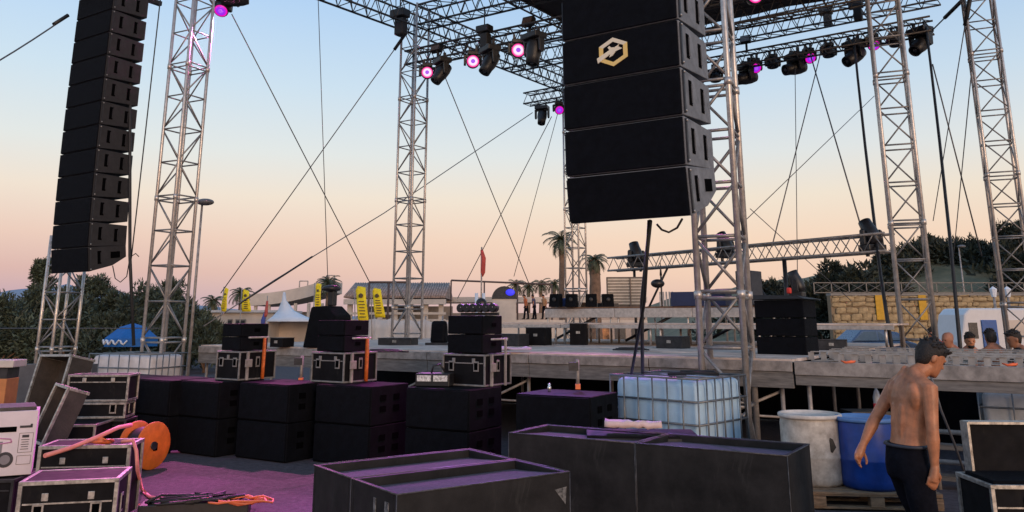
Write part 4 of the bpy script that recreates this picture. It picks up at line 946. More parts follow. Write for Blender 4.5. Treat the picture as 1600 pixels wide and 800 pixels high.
# ================================================================== PEOPLE
def remeshed(b, name, m, parent, vox, sm=6):
    o = b.build(name, m, parent, fix=True)
    r = o.modifiers.new('remesh', 'REMESH'); r.mode = 'VOXEL'; r.voxel_size = vox; r.use_smooth_shade = True
    s_ = o.modifiers.new('smooth', 'SMOOTH'); s_.iterations = sm; s_.factor = .5
    return o
def person(label, loc, yaw, arms, lean=.05, nod=10, turn=0, scale=1., skin=SKIN, hair=HAIR, shirt=None, pants=JEANS, vox=.008, bald=False, legs=((.12, .05), (-.14, -.12)), headx=0., head_fwd=.0, beard=False):
    t = thing('person', label, 'person', loc, yaw); t.scale = (scale,) * 3
    b = MB(); L = lambda z: lean * max(0, z - .95) / .5
    rings = [(.90, 0, .10, .155), (1.0, -.005, .105, .15), (1.08, -.002, .10, .142), (1.16, .005, .104, .146), (1.26, .012, .116, .165), (1.35, .012, .122, .180), (1.42, .008, .108, .182), (1.47, .004, .085, .15), (1.51, .008, .062, .09)]
    pts = [(cx + L(z), 0, z) for z, cx, rx, ry in rings]
    n = 20; vs = []
    for (z, cx, rx, ry) in rings:
        for k in range(n):
            a = 2 * math.pi * k / n; vs.append((cx + L(z) + rx * math.cos(a), ry * math.sin(a) * (1 + .0 * math.cos(a)), z))
    m = len(rings); fs = [(i * n + k, i * n + (k + 1) % n, (i + 1) * n + (k + 1) % n, (i + 1) * n + k) for i in range(m - 1) for k in range(n)] + [tuple(range(n))[::-1], tuple((m - 1) * n + k for k in range(n))]
    b.add(vs, fs)
    # shoulder blades / back furrow
    for s_ in (-1, 1): b.ell((L(1.34) - .044, s_ * .10, 1.35), (.048, .07, .11)); b.ell((L(1.36) + .075, s_ * .075, 1.34), (.05, .08, .075)); b.chain([(L(1.1) - .07, s_ * .035, 1.02), (L(1.2) - .075, s_ * .04, 1.18), (L(1.3) - .08, s_ * .045, 1.30)], [.035, .04, .03], 8)
    hb = Vector((L(1.5) + .02, 0, 1.50)); hc = hb + Vector((.05 + head_fwd, 0, .135 - head_fwd * .22))
    b.chain([hb - Vector((.02, 0, .05)), hb, hc + Vector((-.02, 0, -.06)), hc], [.075, .062, .056, .06], 14)
    for s_ in (-1, 1): b.chain([hb + Vector((-.02, s_ * .03, .03)), (L(1.43), s_ * .10, 1.465), (L(1.42), s_ * .175, 1.43)], [.045, .045, .045], 10)
    HM = Matrix.Translation(hc) @ Matrix.Rotation(R(turn), 4, 'Z') @ Matrix.Rotation(R(nod), 4, 'Y')
    hr = [(-.118, .05, .026, .03), (-.105, .045, .045, .045), (-.075, .03, .07, .056), (-.04, .012, .088, .066), (0, .002, .098, .073), (.035, -.004, .102, .077), (.07, -.008, .096, .074), (.098, -.01, .074, .058), (.115, -.01, .04, .034)]
    vs = [(cx + rx * math.cos(2 * math.pi * k / 16), ry * math.sin(2 * math.pi * k / 16), z) for z, cx, rx, ry in hr for k in range(16)]
    m = len(hr); b.add(vs, [(i * 16 + k, i * 16 + (k + 1) % 16, (i + 1) * 16 + (k + 1) % 16, (i + 1) * 16 + k) for i in range(m - 1) for k in range(16)] + [tuple(range(16))[::-1], tuple((m - 1) * 16 + k for k in range(16))], HM)
    b.add([(.095, -.009, .02), (.095, .009, .02), (.122, -.014, -.028), (.122, .014, -.028), (.088, -.018, -.036), (.088, .018, -.036), (.085, 0, .03)], [(0, 1, 3, 2), (2, 3, 5, 4), (0, 2, 4), (1, 5, 3), (0, 4, 5, 1)], HM)
    b.ell((.088, 0, .025), (.018, .055, .012), 10, 6, HM); b.ell((.078, 0, -.062), (.018, .025, .010), 10, 6, HM); b.ell((.076, 0, -.098), (.022, .024, .018), 10, 6, HM)
    for s_ in (-1, 1): b.ell((-.008, s_ * .077, -.008), (.022, .012, .034), 8, 6, HM)
    # arms with hands
    for side, pts_, handdir, palmn in arms:
        sh, el, wr = [Vector(p_) for p_ in pts_]; sh.x += L(1.42)
        up = (el - sh); fo = (wr - el)
        b.chain([sh + Vector((0, -side * .03, .01)), sh, sh + up * .3, sh + up * .6, el, el + fo * .25, el + fo * .65, wr], [.05, .057, .052, .045, .040, .043, .033, (.026, .022)], 12)
        f = Vector(handdir).normalized(); nrm = Vector(palmn); nrm = (nrm - f * nrm.dot(f)).normalized(); sdv = f.cross(nrm).normalized() * side
        pc_ = wr + f * .05
        b.chain([wr - f * .01, wr + f * .03, wr + f * .065, wr + f * .092], [(.024, .024), (.024, .034), (.021, .04), (.017, .036)] if False else [.027, .031, .032, .026], 10)
        for k, (off, ln) in enumerate(((-.03, .068), (-.010, .078), (.011, .073), (.030, .058))):
            r0 = wr + f * .088 + sdv * off; curl = .45 + .1 * k
            d1 = (f * math.cos(curl * .5) + nrm * math.sin(curl * .5)); d2 = (f * math.cos(curl * 1.6) + nrm * math.sin(curl * 1.6)); d3 = (f * math.cos(curl * 2.4) + nrm * math.sin(curl * 2.4))
            b.chain([r0 - f * .02, r0, r0 + d1 * ln * .45, r0 + d1 * ln * .45 + d2 * ln * .32, r0 + d1 * ln * .45 + d2 * ln * .32 + d3 * ln * .25], [.0098, .0098, .009, .0085, .007], 8)
        th = wr + f * .03 - sdv * .026; b.chain([th, th + (f * .6 - sdv * .7 + nrm * .4).normalized() * .035, th + (f * .8 - sdv * .45 + nrm * .55).normalized() * .07, th + (f * .95 - sdv * .25 + nrm * .6).normalized() * .092], [.013, .0115, .0105, .008], 8)
    body = remeshed(b, 'body', skin, t, vox, 4)
    # hair
    if not bald:
        h = MB(); hs = [(-.075, -.035, .04, .045), (-.04, -.040, .05, .066), (-.005, -.034, .070, .077), (.025, -.022, .088, .081), (.055, -.008, .102, .082), (.082, -.002, .100, .077), (.108, .0, .082, .062), (.128, .002, .046, .034)]
        vs = []
        for z, cx, rx, ry in hs:
            for k in range(22):
                a = 2 * math.pi * k / 22; q = 1 + .10 * noise.noise((math.cos(a) * 3, math.sin(a) * 3, z * 26)); vs.append((cx + rx * math.cos(a) * q, ry * math.sin(a) * q, z + .008 * noise.noise((k * 1.3, z * 50, 4))))
        m = len(hs); h.add(vs, [(i * 22 + k, i * 22 + (k + 1) % 22, (i + 1) * 22 + (k + 1) % 22, (i + 1) * 22 + k) for i in range(m - 1) for k in range(22)] + [tuple(range(22))[::-1], tuple((m - 1) * 22 + k for k in range(22))], HM, True)
        rr_ = random.Random(3)
        for k in range(130):
            th_, ph = rr_.uniform(0, 6.283), rr_.uniform(.05, 1.25); q = Vector((-.005 + .100 * math.sin(ph) * math.cos(th_), .080 * math.sin(ph) * math.sin(th_), .038 + .088 * math.cos(ph)))
            e_ = q + Vector((rr_.uniform(-.02, .03), rr_.uniform(-.02, .02), rr_.uniform(-.01, .022))) + (q - Vector((0, 0, .02))) * .12
            h.chain([HM @ q, HM @ q.lerp(e_, .5), HM @ e_], [.014, .010, .003], 5)
        h.build('hair', hair, t, fix=False)
    if beard:
        h = MB(); h.ell((.055, 0, -.085), (.048, .052, .042), 12, 8, HM); h.build('beard', hair, t)
    for s_ in (-1, 1):
        MB().ell((.090, s_ * .030, .004), (.010, .013, .007), 8, 6, HM).build('eye', mat('dark_eye', (.03, .02, .02), .2), t)
    # trousers, shoes
    b = MB(); (fr, kr), (fl_, kl) = legs
    b2 = MB()
    ringsp = [(1.045, -.005, .112, .157), (.98, -.008, .118, .165), (.90, -.01, .125, .175), (.82, -.008, .12, .165)]
    vs = [(cx + rx * math.cos(2 * math.pi * k / 18), ry * math.sin(2 * math.pi * k / 18), z) for z, cx, rx, ry in ringsp for k in range(18)]
    b.add(vs, [(i * 18 + k, i * 18 + (k + 1) % 18, (i + 1) * 18 + (k + 1) % 18, (i + 1) * 18 + k) for i in range(3) for k in range(18)] + [tuple(range(18))[::-1], tuple(54 + k for k in range(18))])
    for s_, foot, knee in ((-1, fr, kr), (1, fl_, kl)):
        b.chain([(0, s_ * .085, .90), (knee * .5, s_ * .09, .70), (knee + .02, s_ * .09, .50), (knee * .5 + foot * .5, s_ * .09, .30), (foot, s_ * .09, .07)], [.105, .095, .078, .075, .075], 14)
        sh_ = MB(); sh_.chain([(foot - .07, s_ * .09, .05), (foot, s_ * .09, .052), (foot + .09, s_ * .095, .042), (foot + .17, s_ * .1, .032)], [.042, .05, .042, .03], 10); sh_.build('shoe', GREYBOX, t)
    remeshed(b, 'trousers', pants, t, .014, 5)
    MB().chain([(.118 * math.cos(a * math.pi / 10) - .005, .163 * math.sin(a * math.pi / 10), 1.035) for a in range(21)], .012, 6).build('belt', mat('belt_grey', (.03, .035, .05), .6), t)
    if shirt:
        b = MB(); rg = [(.96, 0, .125, .172), (1.1, 0, .12, .165), (1.26, .012, .132, .182), (1.36, .012, .138, .198), (1.43, .008, .12, .198), (1.49, .006, .085, .13), (1.52, .01, .07, .08)]
        vs = [(cx + L(z) + rx * math.cos(2 * math.pi * k / 18), ry * math.sin(2 * math.pi * k / 18), z) for z, cx, rx, ry in rg for k in range(18)]
        m = len(rg); b.add(vs, [(i * 18 + k, i * 18 + (k + 1) % 18, (i + 1) * 18 + (k + 1) % 18, (i + 1) * 18 + k) for i in range(m - 1) for k in range(18)] + [tuple(range(18))[::-1], tuple((m - 1) * 18 + k for k in range(18))])
        for side, pts_, _, _ in arms:
            sh, el = Vector(pts_[0]), Vector(pts_[1]); sh.x += L(1.42); b.chain([sh + Vector((0, -side * .05, .02)), sh, sh.lerp(el, .55)], [.06, .072, .066], 12)
        remeshed(b, 'shirt', shirt, t, .014, 5)
    return t
pm = P(1417, 700, 6.0)
ARMS_MAN = [(-1, [(.01, -.185, 1.425), (.05, -.225, 1.15), (.045, -.215, .915)], (-.14, .05, -.6), (.1, .7, -.1)),
            (1, [(.01, .185, 1.425), (-.08, .225, 1.18), (-.20, .22, 1.0)], (-.38, -.05, -.6), (.3, -.7, 0))]
person('shirtless tanned man with dark hair and black trousers walking right, head bowed, at right foreground', (pm.x, 6.0, 0), R(10), ARMS_MAN, lean=.085, nod=30, head_fwd=.09, turn=-6, scale=.985, vox=.0065, legs=((-.1, .02), (.22, .12)))
REST = [(-1, [(.01, -.185, 1.425), (-.01, -.235, 1.15), (.06, -.23, .92)], (.1, 0, -.6), (.1, .7, 0)), (1, [(.01, .185, 1.425), (-.01, .235, 1.15), (.06, .23, .92)], (.1, 0, -.6), (.1, -.7, 0))]
sk2 = mat('reddish_skin', (.40, .17, .10), .55, var=.15); sk3 = mat('deep_tan_skin', (.30, .13, .07), .5, var=.15)
def standing(label, px, pytop, d, yaw, **k):
    p = P(px, pytop, d); person(label, (p.x, p.y, 0), R(yaw), REST, scale=p.z / 1.765, vox=.012, **k)
standing('person with bare red shoulders and close-cropped hair behind the stage wing, leftmost of the four', 1489, 518, 13.2, 200, skin=sk2, bald=True, shirt=mat('grey_green_shirt', (.22, .24, .20), .9))
standing('bare-chested person with dark beard facing the camera behind the stage wing', 1511, 520, 13.6, 255, skin=SKIN, beard=True, nod=5)
standing('bare-backed tanned person turned away behind the stage wing, beside the rightmost tower', 1551, 515, 12.6, 80, skin=sk3)
standing('person in a black top cut by the right picture edge', 1597, 516, 12.4, 170, skin=sk3, shirt=mat('black_shirt', (.012, .012, .014), .9))
standing('person wearing red, half hidden between the cables behind the wing', 1463, 512, 17.5, 200, skin=sk2, shirt=mat('red_shirt', (.5, .03, .03), .9))

# ================================================================== VEGETATION
def leaf_cloud(b, ctr, rad, n, size, rg, flat=.0, droop=0):
    V, F = b.v, b.f
    for _ in range(n):
        while True:
            q = Vector((rg.uniform(-1, 1), rg.uniform(-1, 1), rg.uniform(-1, 1)))
            l = q.length
            if .35 < l < 1: break
        p = Vector(ctr) + Vector((q.x * rad[0], q.y * rad[1], q.z * rad[2]))
        dirv = (q + Vector((rg.uniform(-.8, .8), rg.uniform(-.8, .8), rg.uniform(-.3, 1.0)))).normalized()
        sidev = dirv.cross(Vector((rg.uniform(-1, 1), rg.uniform(-1, 1), rg.uniform(-1, 1)))).normalized()
        s_ = size * rg.uniform(.6, 1.4); i = len(V)
        V += [tuple(p - sidev * s_ * .22), tuple(p + sidev * s_ * .22), tuple(p + dirv * s_ + sidev * s_ * .05), tuple(p + dirv * s_ - sidev * s_ * .05)]
        F.append((i, i + 1, i + 2, i + 3)); b.sm.append(False)
def bush_tree(name, label, base, h, wx, m, rg, nleaf=2600, size=.3, trunk=True, clumps=16, group=None):
    t = thing(name, label, 'tree', base, 0, group)
    b = MB(); cl = []
    for k in range(clumps):
        a = rg.uniform(0, 6.283); zf = rg.uniform(.12, 1); r = wx * math.sqrt(rg.random()) * (1.05 - .75 * zf ** 1.6)
        c_ = Vector((r * math.cos(a), r * math.sin(a) * .8, h * (.10 + .80 * zf))); s_ = wx * rg.uniform(.22, .42) * (1.15 - .55 * zf)
        cl.append((c_, s_)); leaf_cloud(b, c_, (s_, s_, s_ * rg.uniform(1.0, 1.7)), nleaf // clumps, size, rg)
    b.build('crown', m, t, fix=False)
    tr = MB()
    for k in range(4): c_, s_ = cl[k]; tr.chain([(rg.uniform(-.1, .1), 0, 0), c_ * .45 + Vector((0, 0, .1)), c_], [.09 * h / 4, .06 * h / 4, .02], 6)
    tr.build('trunk', BARK, t)
    return t
rg = random.Random(11)
left_trees = [(10, 470, 33, 1.6, 'at the left edge behind the panel'), (48, 478, 36, 1.5, 'second from the left edge'), (70, 400, 40, .75, 'slender tall one just left of the array foot'), (80, 455, 35, 1.6, 'right behind the short tower'), (150, 432, 36, 1.5, 'tall one under the left array'),
              (122, 470, 33, 1.4, 'between the short tower and the umbrella'), (185, 462, 35, 1.3, 'right of the tall one under the array'), (200, 470, 32, 1.3, 'above the blue umbrella'), (238, 452, 36, 1.5, 'behind the tower right of the array'), (268, 440, 38, 1.2, 'topmost seen through the tower'), (300, 488, 33, 1.2, 'right of the tower by the street lamp'), (326, 505, 31, .8, 'rightmost, beside the low cream building')]
for px, py, d, wx, w_ in left_trees:
    p = P(px, py, d); bush_tree('feathery_shrub', f'dark feathery shrub tree at left, {w_}', (p.x, p.y, 0), p.z * 1.05, wx * 1.15, LEAF, rg, 7500, .15, clumps=30, group='shrubs along the left edge')
p = G(0, 560, 0)
hd = MB()
for i in range(19):
    x = -28 + i * .72; leaf_cloud(hd, (x, 37 + rg.uniform(-1, 1), .9), (.9, .9, rg.uniform(.8, 1.4)), 700, .16, rg)
o = hd.build('undergrowth', LEAF, fix=False); o['kind'] = 'stuff'; tag(o, 'dark undergrowth filling the gaps below the left shrubs', 'undergrowth')
right_trees = [(1200, 432, 55, 2.0, 1.0, 'behind the upright cabinet'), (1238, 440, 52, 1.8, 1.0, 'behind the lamp on the dark stack'), (1310, 412, 62, 2.2, 1.0, 'round one above the stone wall'), (1345, 420, 60, 1.8, 1.0, 'right of the round one above the stone wall'),
               (1395, 402, 66, 2.2, 1.0, 'behind the second tower'), (1452, 368, 70, 1.2, 1.0, 'small lone crown standing out above the ridge'), (1440, 402, 68, 2.4, 1.0, 'below the lone crown on the ridge'), (1475, 400, 68, 2.5, 1.0, 'middle of the ridge between the right towers'), (1510, 396, 68, 2.6, 1.0, 'left of the rightmost tower on the ridge'), (1545, 392, 66, 2.6, 1.0, 'behind the rightmost tower on the ridge'),
               (1588, 348, 62, 2.6, 1.0, 'tall one at the right picture edge'), (1600, 400, 58, 2.6, 1.0, 'low one at the right picture edge'), (1280, 452, 50, 1.8, 1.0, 'low one right of the dark stack'), (1375, 432, 58, 2.0, 1.0, 'low one left of the second tower')]
for px, py, d, wx, f, w_ in right_trees:
    p = P(px, py, d); gz = hill_h(p.x, p.y) - .2
    bush_tree('scrub_tree', f'dark scrubby tree on the right hillside, {w_}', (p.x, p.y, gz), max(1.2, p.z - gz), wx * 1.1, LEAF2, rg, 4500, .3, clumps=22, group='scrub trees on the right hillside')
# low scrub cover on the hillside
hs_ = MB()
for i in range(60):
    x, y = rg.uniform(15, 60), rg.uniform(52, 74); leaf_cloud(hs_, (x, y, hill_h(x, y) + .2), (rg.uniform(.8, 1.8), 1.0, rg.uniform(.3, .8)), 70, .5, rg)
o = hs_.build('hillside_scrub', LEAF2, fix=False); o['kind'] = 'stuff'; tag(o, 'low dark scrub covering the right hillside', 'scrub')
# palms
def palm(label, px, ptop, pbase, d, tw, fl, nf=26, skirt=False):
    a = P(px, pbase, d); c_ = P(px, ptop, d)
    t = thing('palm_tree', label, 'palm tree', (a.x, a.y, 0), 0, 'palm trees behind the stage')
    H = c_.z - fl * .45; b = MB(); n = 10
    b.chain([(0.02 * math.sin(i), .03 * math.cos(i * 2), H * i / n) for i in range(n + 1)], [tw * (1.15 - .25 * i / n + (.06 if i % 2 else 0)) for i in range(n + 1)], 10); b.build('trunk', BARK, t)
    cr = MB()
    for k in range(nf):
        az_ = k * 2.39996; el = R(75 - 110 * (k / nf) if not skirt else 70 - 150 * (k / nf)); L = fl * rg.uniform(.8, 1.15)
        spine = []; pos = Vector((0, 0, H)); ang = el
        for s_ in range(8):
            spine.append(pos.copy()); pos = pos + Vector((math.cos(ang) * math.cos(az_), math.cos(ang) * math.sin(az_), math.sin(ang))) * (L / 7); ang -= R(14)
        for s_ in range(1, 8):
            tdir = (spine[s_] - spine[s_ - 1]).normalized(); sd2 = tdir.cross(Vector((0, 0, 1)))
            sd2 = sd2.normalized() if sd2.length > .01 else Vector((1, 0, 0))
            for q in (-1, 1):
                for h2 in (.0, .5):
                    p = spine[s_ - 1].lerp(spine[s_], h2); ll = L * .30 * (1 - .7 * abs(s_ / 8 - .45)); e_ = p + (sd2 * q * .8 + tdir * .55 + Vector((0, 0, -.35))) * ll; i = len(cr.v)
                    wv = tdir * L * .035; cr.v += [tuple(p - wv), tuple(p + wv), tuple(e_)]; cr.f.append((i, i + 1, i + 2)); cr.sm.append(False)
        cr.chain(spine, [.03 * fl * (1 - i / 9) for i in range(8)], 4)
    cr.build('crown', PALML, t, fix=False)
palm('tall palm tree with bare trunk left of the thin far tower', 878, 362, 470, 48, .16, 1.15)
palm('shaggy thick palm tree right of the thin far tower', 930, 395, 470, 44, .30, .85, 40, True)
palm('small palm above the low cream building, leftmost', 331, 462, 500, 60, .14, 1.0)
palm('small palm between the two left yellow flags', 374, 448, 500, 60, .14, 1.1)
palm('small palm behind the covered black stack', 511, 432, 480, 50, .12, .9, 34)
for px, py, w_ in ((806, 437, 'leftmost of the far group'), (826, 440, 'second of the far group'), (845, 436, 'third of the far group'), (866, 436, 'rightmost of the far group, beside the tall palm')):
    palm(f'tiny distant palm, {w_}', px, py, 470, 75, .16, 1.1, 20)

# ================================================================== BACKGROUND BUILDINGS AND THINGS
def wbox(px0, px1, py0, py1, d, depth):
    a = P(px0, py1, d); c_ = P(px1, py0, d); return (a.x + c_.x) / 2, (c_.x - a.x), a.z, c_.z
# low cream building
x, w_, z0, z1 = wbox(322, 428, 488, 546, 44, 5)
t = thing('low_building', 'low cream flat-roofed building behind the leftmost small cabinets', 'building', (x, 46.5, 0)); DK = mat('dark_window_glass', (.05, .05, .055), .25)
MB().box((0, 0, z1 / 2), (w_, 5, z1)).build('wall', CREAM, t); MB().box((0, -.05, z1 + .05), (w_ + .4, 5.4, .12)).build('roof_slab', PALEW, t)
for xx, ww in ((.0, .55), (-.55, .25)): f_ = MB().box((xx, -2.51, z1 - .75), (ww, .06, .8)).build('window', mat('window_shutter', (.22, .2, .18), .7), t); MB().box((xx, -2.56, z1 - .75), (ww * .8, .02, .68)).build('pane', DK, f_)
MB().box((1.35, -2.52, z1 - .55), (.25, .05, .3)).build('notice', mat('notice_red', (.35, .15, .18), .7), t)
# white peaked tent
pk_ = P(430, 452, 41); bl = P(424, 502, 41); br = P(478, 508, 41)
t = thing('peaked_tent', 'white peaked tent between the yellow flags', 'tent', ((bl.x + br.x) / 2, 42, 0))
hw = (br.x - bl.x) / 2 + .25; n = 20; b = MB(); prof = [(0.04, pk_.z - .1), (.08, pk_.z - .5), (.3, (pk_.z + bl.z) / 2 - .25), (.62, bl.z + .22), (1.0, bl.z)]
vs = []
for s_, z in prof:
    for sx, sy in ((-1, -1), (0, -1), (1, -1), (1, 0), (1, 1), (0, 1), (-1, 1), (-1, 0)): vs.append((sx * hw * s_ - hw * .55 * (1 - s_), sy * hw * s_, z))
b.add(vs, [(i * 8 + k, i * 8 + (k + 1) % 8, (i + 1) * 8 + (k + 1) % 8, (i + 1) * 8 + k) for i in range(len(prof) - 1) for k in range(8)], None, True); o = b.build('roof', TENT, t)
sdm = o.modifiers.new('solid', 'SOLIDIFY'); sdm.thickness = .02
MB().box((0, hw - .1, bl.z / 2), (hw * 2, .05, bl.z)).build('rear_wall', CREAM, t); MB().box((-hw + .1, 0, bl.z / 2), (.05, hw * 2 - .2, bl.z)).build('side_wall', CREAM, t)
for sx in (-1, 1): MB().tube((sx * hw * .96, -hw * .96, 0), (sx * hw * .96, -hw * .96, bl.z), .05).build('post', PALEW, t)
MB().box((.3, -.2, .35), (.5, .3, .7)).build('counter', PALEW, t)
# curved-roof canopy building
t = thing('curved_canopy', 'cream pavilion with a curved roof behind the peaked tent', 'building', (P(450, 470, 54).x, 54, 0))
a = P(385, 470, 54); c_ = P(505, 440, 54); W_ = c_.x - a.x
b = MB(); N = 14; tops = []
for i in range(N + 1):
    f = i / N; z = P(0, 459 - 22 * f ** 1.8, 54).z; tops.append((-W_ / 2 + W_ * f, z))
for y in (0, 5): pass
vs = [(x_, y_, z_ + dz) for x_, z_ in tops for y_, dz in ((0, 0), (0, -.75), (5, 0), (5, -.75))]
fs = []
for i in range(N):
    q = i * 4; fs += [(q, q + 4, q + 5, q + 1), (q + 2, q + 3, q + 7, q + 6), (q, q + 2, q + 6, q + 4), (q + 1, q + 5, q + 7, q + 3)]
fs += [(0, 1, 3, 2), (N * 4, N * 4 + 2, N * 4 + 3, N * 4 + 1)]
b.add(vs, fs); b.build('roof', CREAM, t)
for i in range(6): MB().box((-W_ / 2 + .3 + i * (W_ - .6) / 5, .3, 1.45), (.18, .18, 2.9)).build('column', CREAM, t)
for z in (1.15, 1.45, .85): MB().box((0, .25, z), (W_, .05, .06)).build('rail', PALEW, t)
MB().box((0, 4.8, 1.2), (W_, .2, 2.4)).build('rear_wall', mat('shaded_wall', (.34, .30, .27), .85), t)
for px in (505, 462):
    q = P(px, 440, 54); bb2 = MB(); x_ = q.x - t.location.x; zt = P(px, 428 if px == 505 else 437, 54).z; zb_ = P(px, 447, 54).z
    bb2.tube((x_ - .25, 2, zb_), (x_ - .25, 2, zt), .04); bb2.tube((x_ + .3, 2, zb_), (x_ + .3, 2, zt), .04); bb2.tube((x_ - .25, 2, zt), (x_ + .3, 2, zt), .04); bb2.build('roof_frame', mat('beige_pipe', (.45, .37, .32), .7), t)
# tiled-roof pavilion and terrace band
t = thing('tiled_pavilion', 'long pavilion with a faded tiled roof behind the tower left of centre', 'building', (P(617, 470, 50).x, 50, 0))
a = P(538, 470, 50); c_ = P(697, 470, 50); W_ = c_.x - a.x; ze = P(617, 464, 50).z; zr_ = P(617, 446, 52.5).z
nt_ = 40
for i in range(nt_):
    x_ = -W_ / 2 + (i + .5) * W_ / nt_; b = MB()
    b.chain([(x_, -.2, ze), (x_, 3.2, zr_ + .15)], [.08, .075], 7); b.build('tile_row', TILE, t, fix=False)
MB().prism([(-.15, ze - .06), (3.2, zr_ + .05), (6.5, ze - .06)], -W_ / 2, W_ / 2).build('roof', TILE, t)
MB().box((0, .1, ze - .28), (W_, .5, .3)).build('fascia', CREAM, t)
for i in range(7): MB().box((-W_ / 2 + .3 + i * (W_ - .6) / 6, .4, (ze - .4) / 2), (.28, .28, ze - .45)).build('column', CREAM, t)
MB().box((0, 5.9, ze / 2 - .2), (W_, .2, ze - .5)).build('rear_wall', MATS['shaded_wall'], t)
for z in (ze - .95, ze - 1.35): MB().box((0, .2, z), (W_, .12, .14)).build('beam', CREAM, t)
for i in range(6): MB().box((-W_ / 2 + 1 + i * 1.05, 5.75, 1.1), (.7, .06, 1.0)).build('window', DK, t)
hd = MB(); 
for i in range(40): leaf_cloud(hd, (P(600 + i * 5, 500, 47).x, 47, rg.uniform(1.0, 1.35)), (.5, .3, .3), 60, .2, rg)
o = hd.build('terrace_hedge', LEAF, fix=False); o['kind'] = 'stuff'; tag(o, 'low dark hedge behind the pale screen left of centre', 'hedge')
# terrace building band (centre)
x, w_, z0, z1 = wbox(690, 1010, 466, 530, 56, 4)
t = thing('terrace_building', 'long beige terrace building with white band behind the stage centre', 'building', (x, 58, 0))
MB().box((0, 0, 1.15), (w_, 4, 2.3)).build('wall', mat('beige_wall', (.45, .36, .30), .85), t); MB().box((0, -.2, z1 - .1), (w_, 4.2, .35)).build('white_band', CREAM, t)
MB().box((0, -2.05, 1.75), (w_, .1, .18)).build('string_course', CREAM, t)
for i in range(12): f_ = MB().box((-w_ / 2 + .7 + i * (w_ - 1.4) / 11, -2.03, .85), (.7, .06, 1.1)).build('window', DK, t)
MB().box((3.6, -2.04, .75), (1.3, .1, 1.2)).build('painted_panel', mat('orange_painted_panel', (.45, .2, .08), .7, var=.6, scale=3), t)
t = thing('site_cabin', 'grey flat building behind the tall palm', 'building', (P(913, 460, 60).x, 61, 0)); MB().box((0, 0, 1.75), (3.9, 3, 3.5)).build('wall', mat('grey_cabin', (.28, .26, .25), .85), t); MB().box((0, 0, 3.55), (4.1, 3.2, .12)).build('roof_slab', CREAM, t); MB().box((-.8, -1.52, 2.2), (.8, .06, .9)).build('window', DK, t)
# pale fabric screen
x, w_, z0, z1 = wbox(556, 745, 497, 545, 37, .2)
t = thing('pale_screen', 'pale grey fabric screen behind the stage left of centre', 'screen', (x, 37, 0))
nn = 7
for i in range(nn):
    b = MB(); xa = -w_ / 2 + i * w_ / nn; ww = w_ / nn; vs = []
    for k in range(7):
        for j in range(5): vs.append((xa + ww * k / 6, .05 * math.sin(k * 1.05) + .03 * noise.noise((i + k * .5, j * .7, 0)), (z1 - (.10 if 0 < k < 6 and j == 4 else 0) * math.sin(k / 6 * math.pi) - .12 * abs(i - 1) * .2) * j / 4))
    b.add(vs, [(k * 5 + j, (k + 1) * 5 + j, (k + 1) * 5 + j + 1, k * 5 + j + 1) for k in range(6) for j in range(4)], None, True); o = b.build('fabric_panel', PALEW, t); sm_ = o.modifiers.new('solid', 'SOLIDIFY'); sm_.thickness = .02
    MB().tube((xa, .05, 0), (xa, .05, z1 + .1), .04).build('post', ALUD, t)
# pergola beams
t = thing('pergola', 'thin dark pergola frame on the left of the tower left of centre', 'pergola', P(577, 441, 44)); a = P(638, 441, 44).x - P(577, 441, 44).x
for b_ in (((0, 0, 0), (a, 0, 0)), ((0, 0, 0), (0, 0, -2.5)), ((a * .5, 0, 0), (a * .5, 0, -2.5)), ((a, 0, 0), (a, 0, -2.5))): MB().tube(*b_, .06).build('beam', mat('brown_pipe', (.12, .08, .07), .7), t)
t = thing('pergola', 'long thin pergola frame behind the stage centre', 'pergola', P(705, 438, 52)); a = P(862, 446, 52) - P(705, 438, 52)
MB().tube((0, 0, 0), (a.x, 0, -.25), .06).build('beam', MATS['brown_pipe'], t)
for f in (0, .33, .66, 1): MB().tube((a.x * f, 0, -.25 * f), (a.x * f, 0, -3.5), .05).build('post', MATS['brown_pipe'], t)
# dark arch with blue light
p = P(788, 466, 50); t = thing('dark_arch_stall', 'small dark arched stall with a blue glow behind the stage centre', 'stall', (p.x, 50, 0))
b = MB(); N = 12; R_ = .68; zb = P(788, 467, 50).z
vs = [(R_ * 1.1 * math.cos(math.pi * i / N), y_, zb + R_ * 1.1 * math.sin(math.pi * i / N)) for y_ in (0, 1) for i in range(N + 1)]
b.add(vs, [tuple(range(N + 1)), tuple(range(N + 1, 2 * N + 2))[::-1]] + [(i, N + 1 + i, N + 2 + i, i + 1) for i in range(N)]); b.build('arch', STEEL, t)
MB().box((0, .5, zb / 2), (1.4, .9, zb)).build('base', CREAM, t); MB().ell((.35, -.03, zb + .38), (.28, .05, .2)).build('blue_glow', mat('blue_lit_panel', (.02, .02, .3), .5, emit=(.05, .05, 1), estr=.8), t)
# roof-terrace gazebo with white posts
p = P(750, 470, 48); t = thing('speaker_pole', 'white double post with a black loudspeaker on top behind the stage', 'post', (p.x, 48, 0))
for xx in (-.2, .2): MB().tube((xx, 0, 0), (xx, 0, P(750, 458, 48).z), .1).build('post', TENT, t)
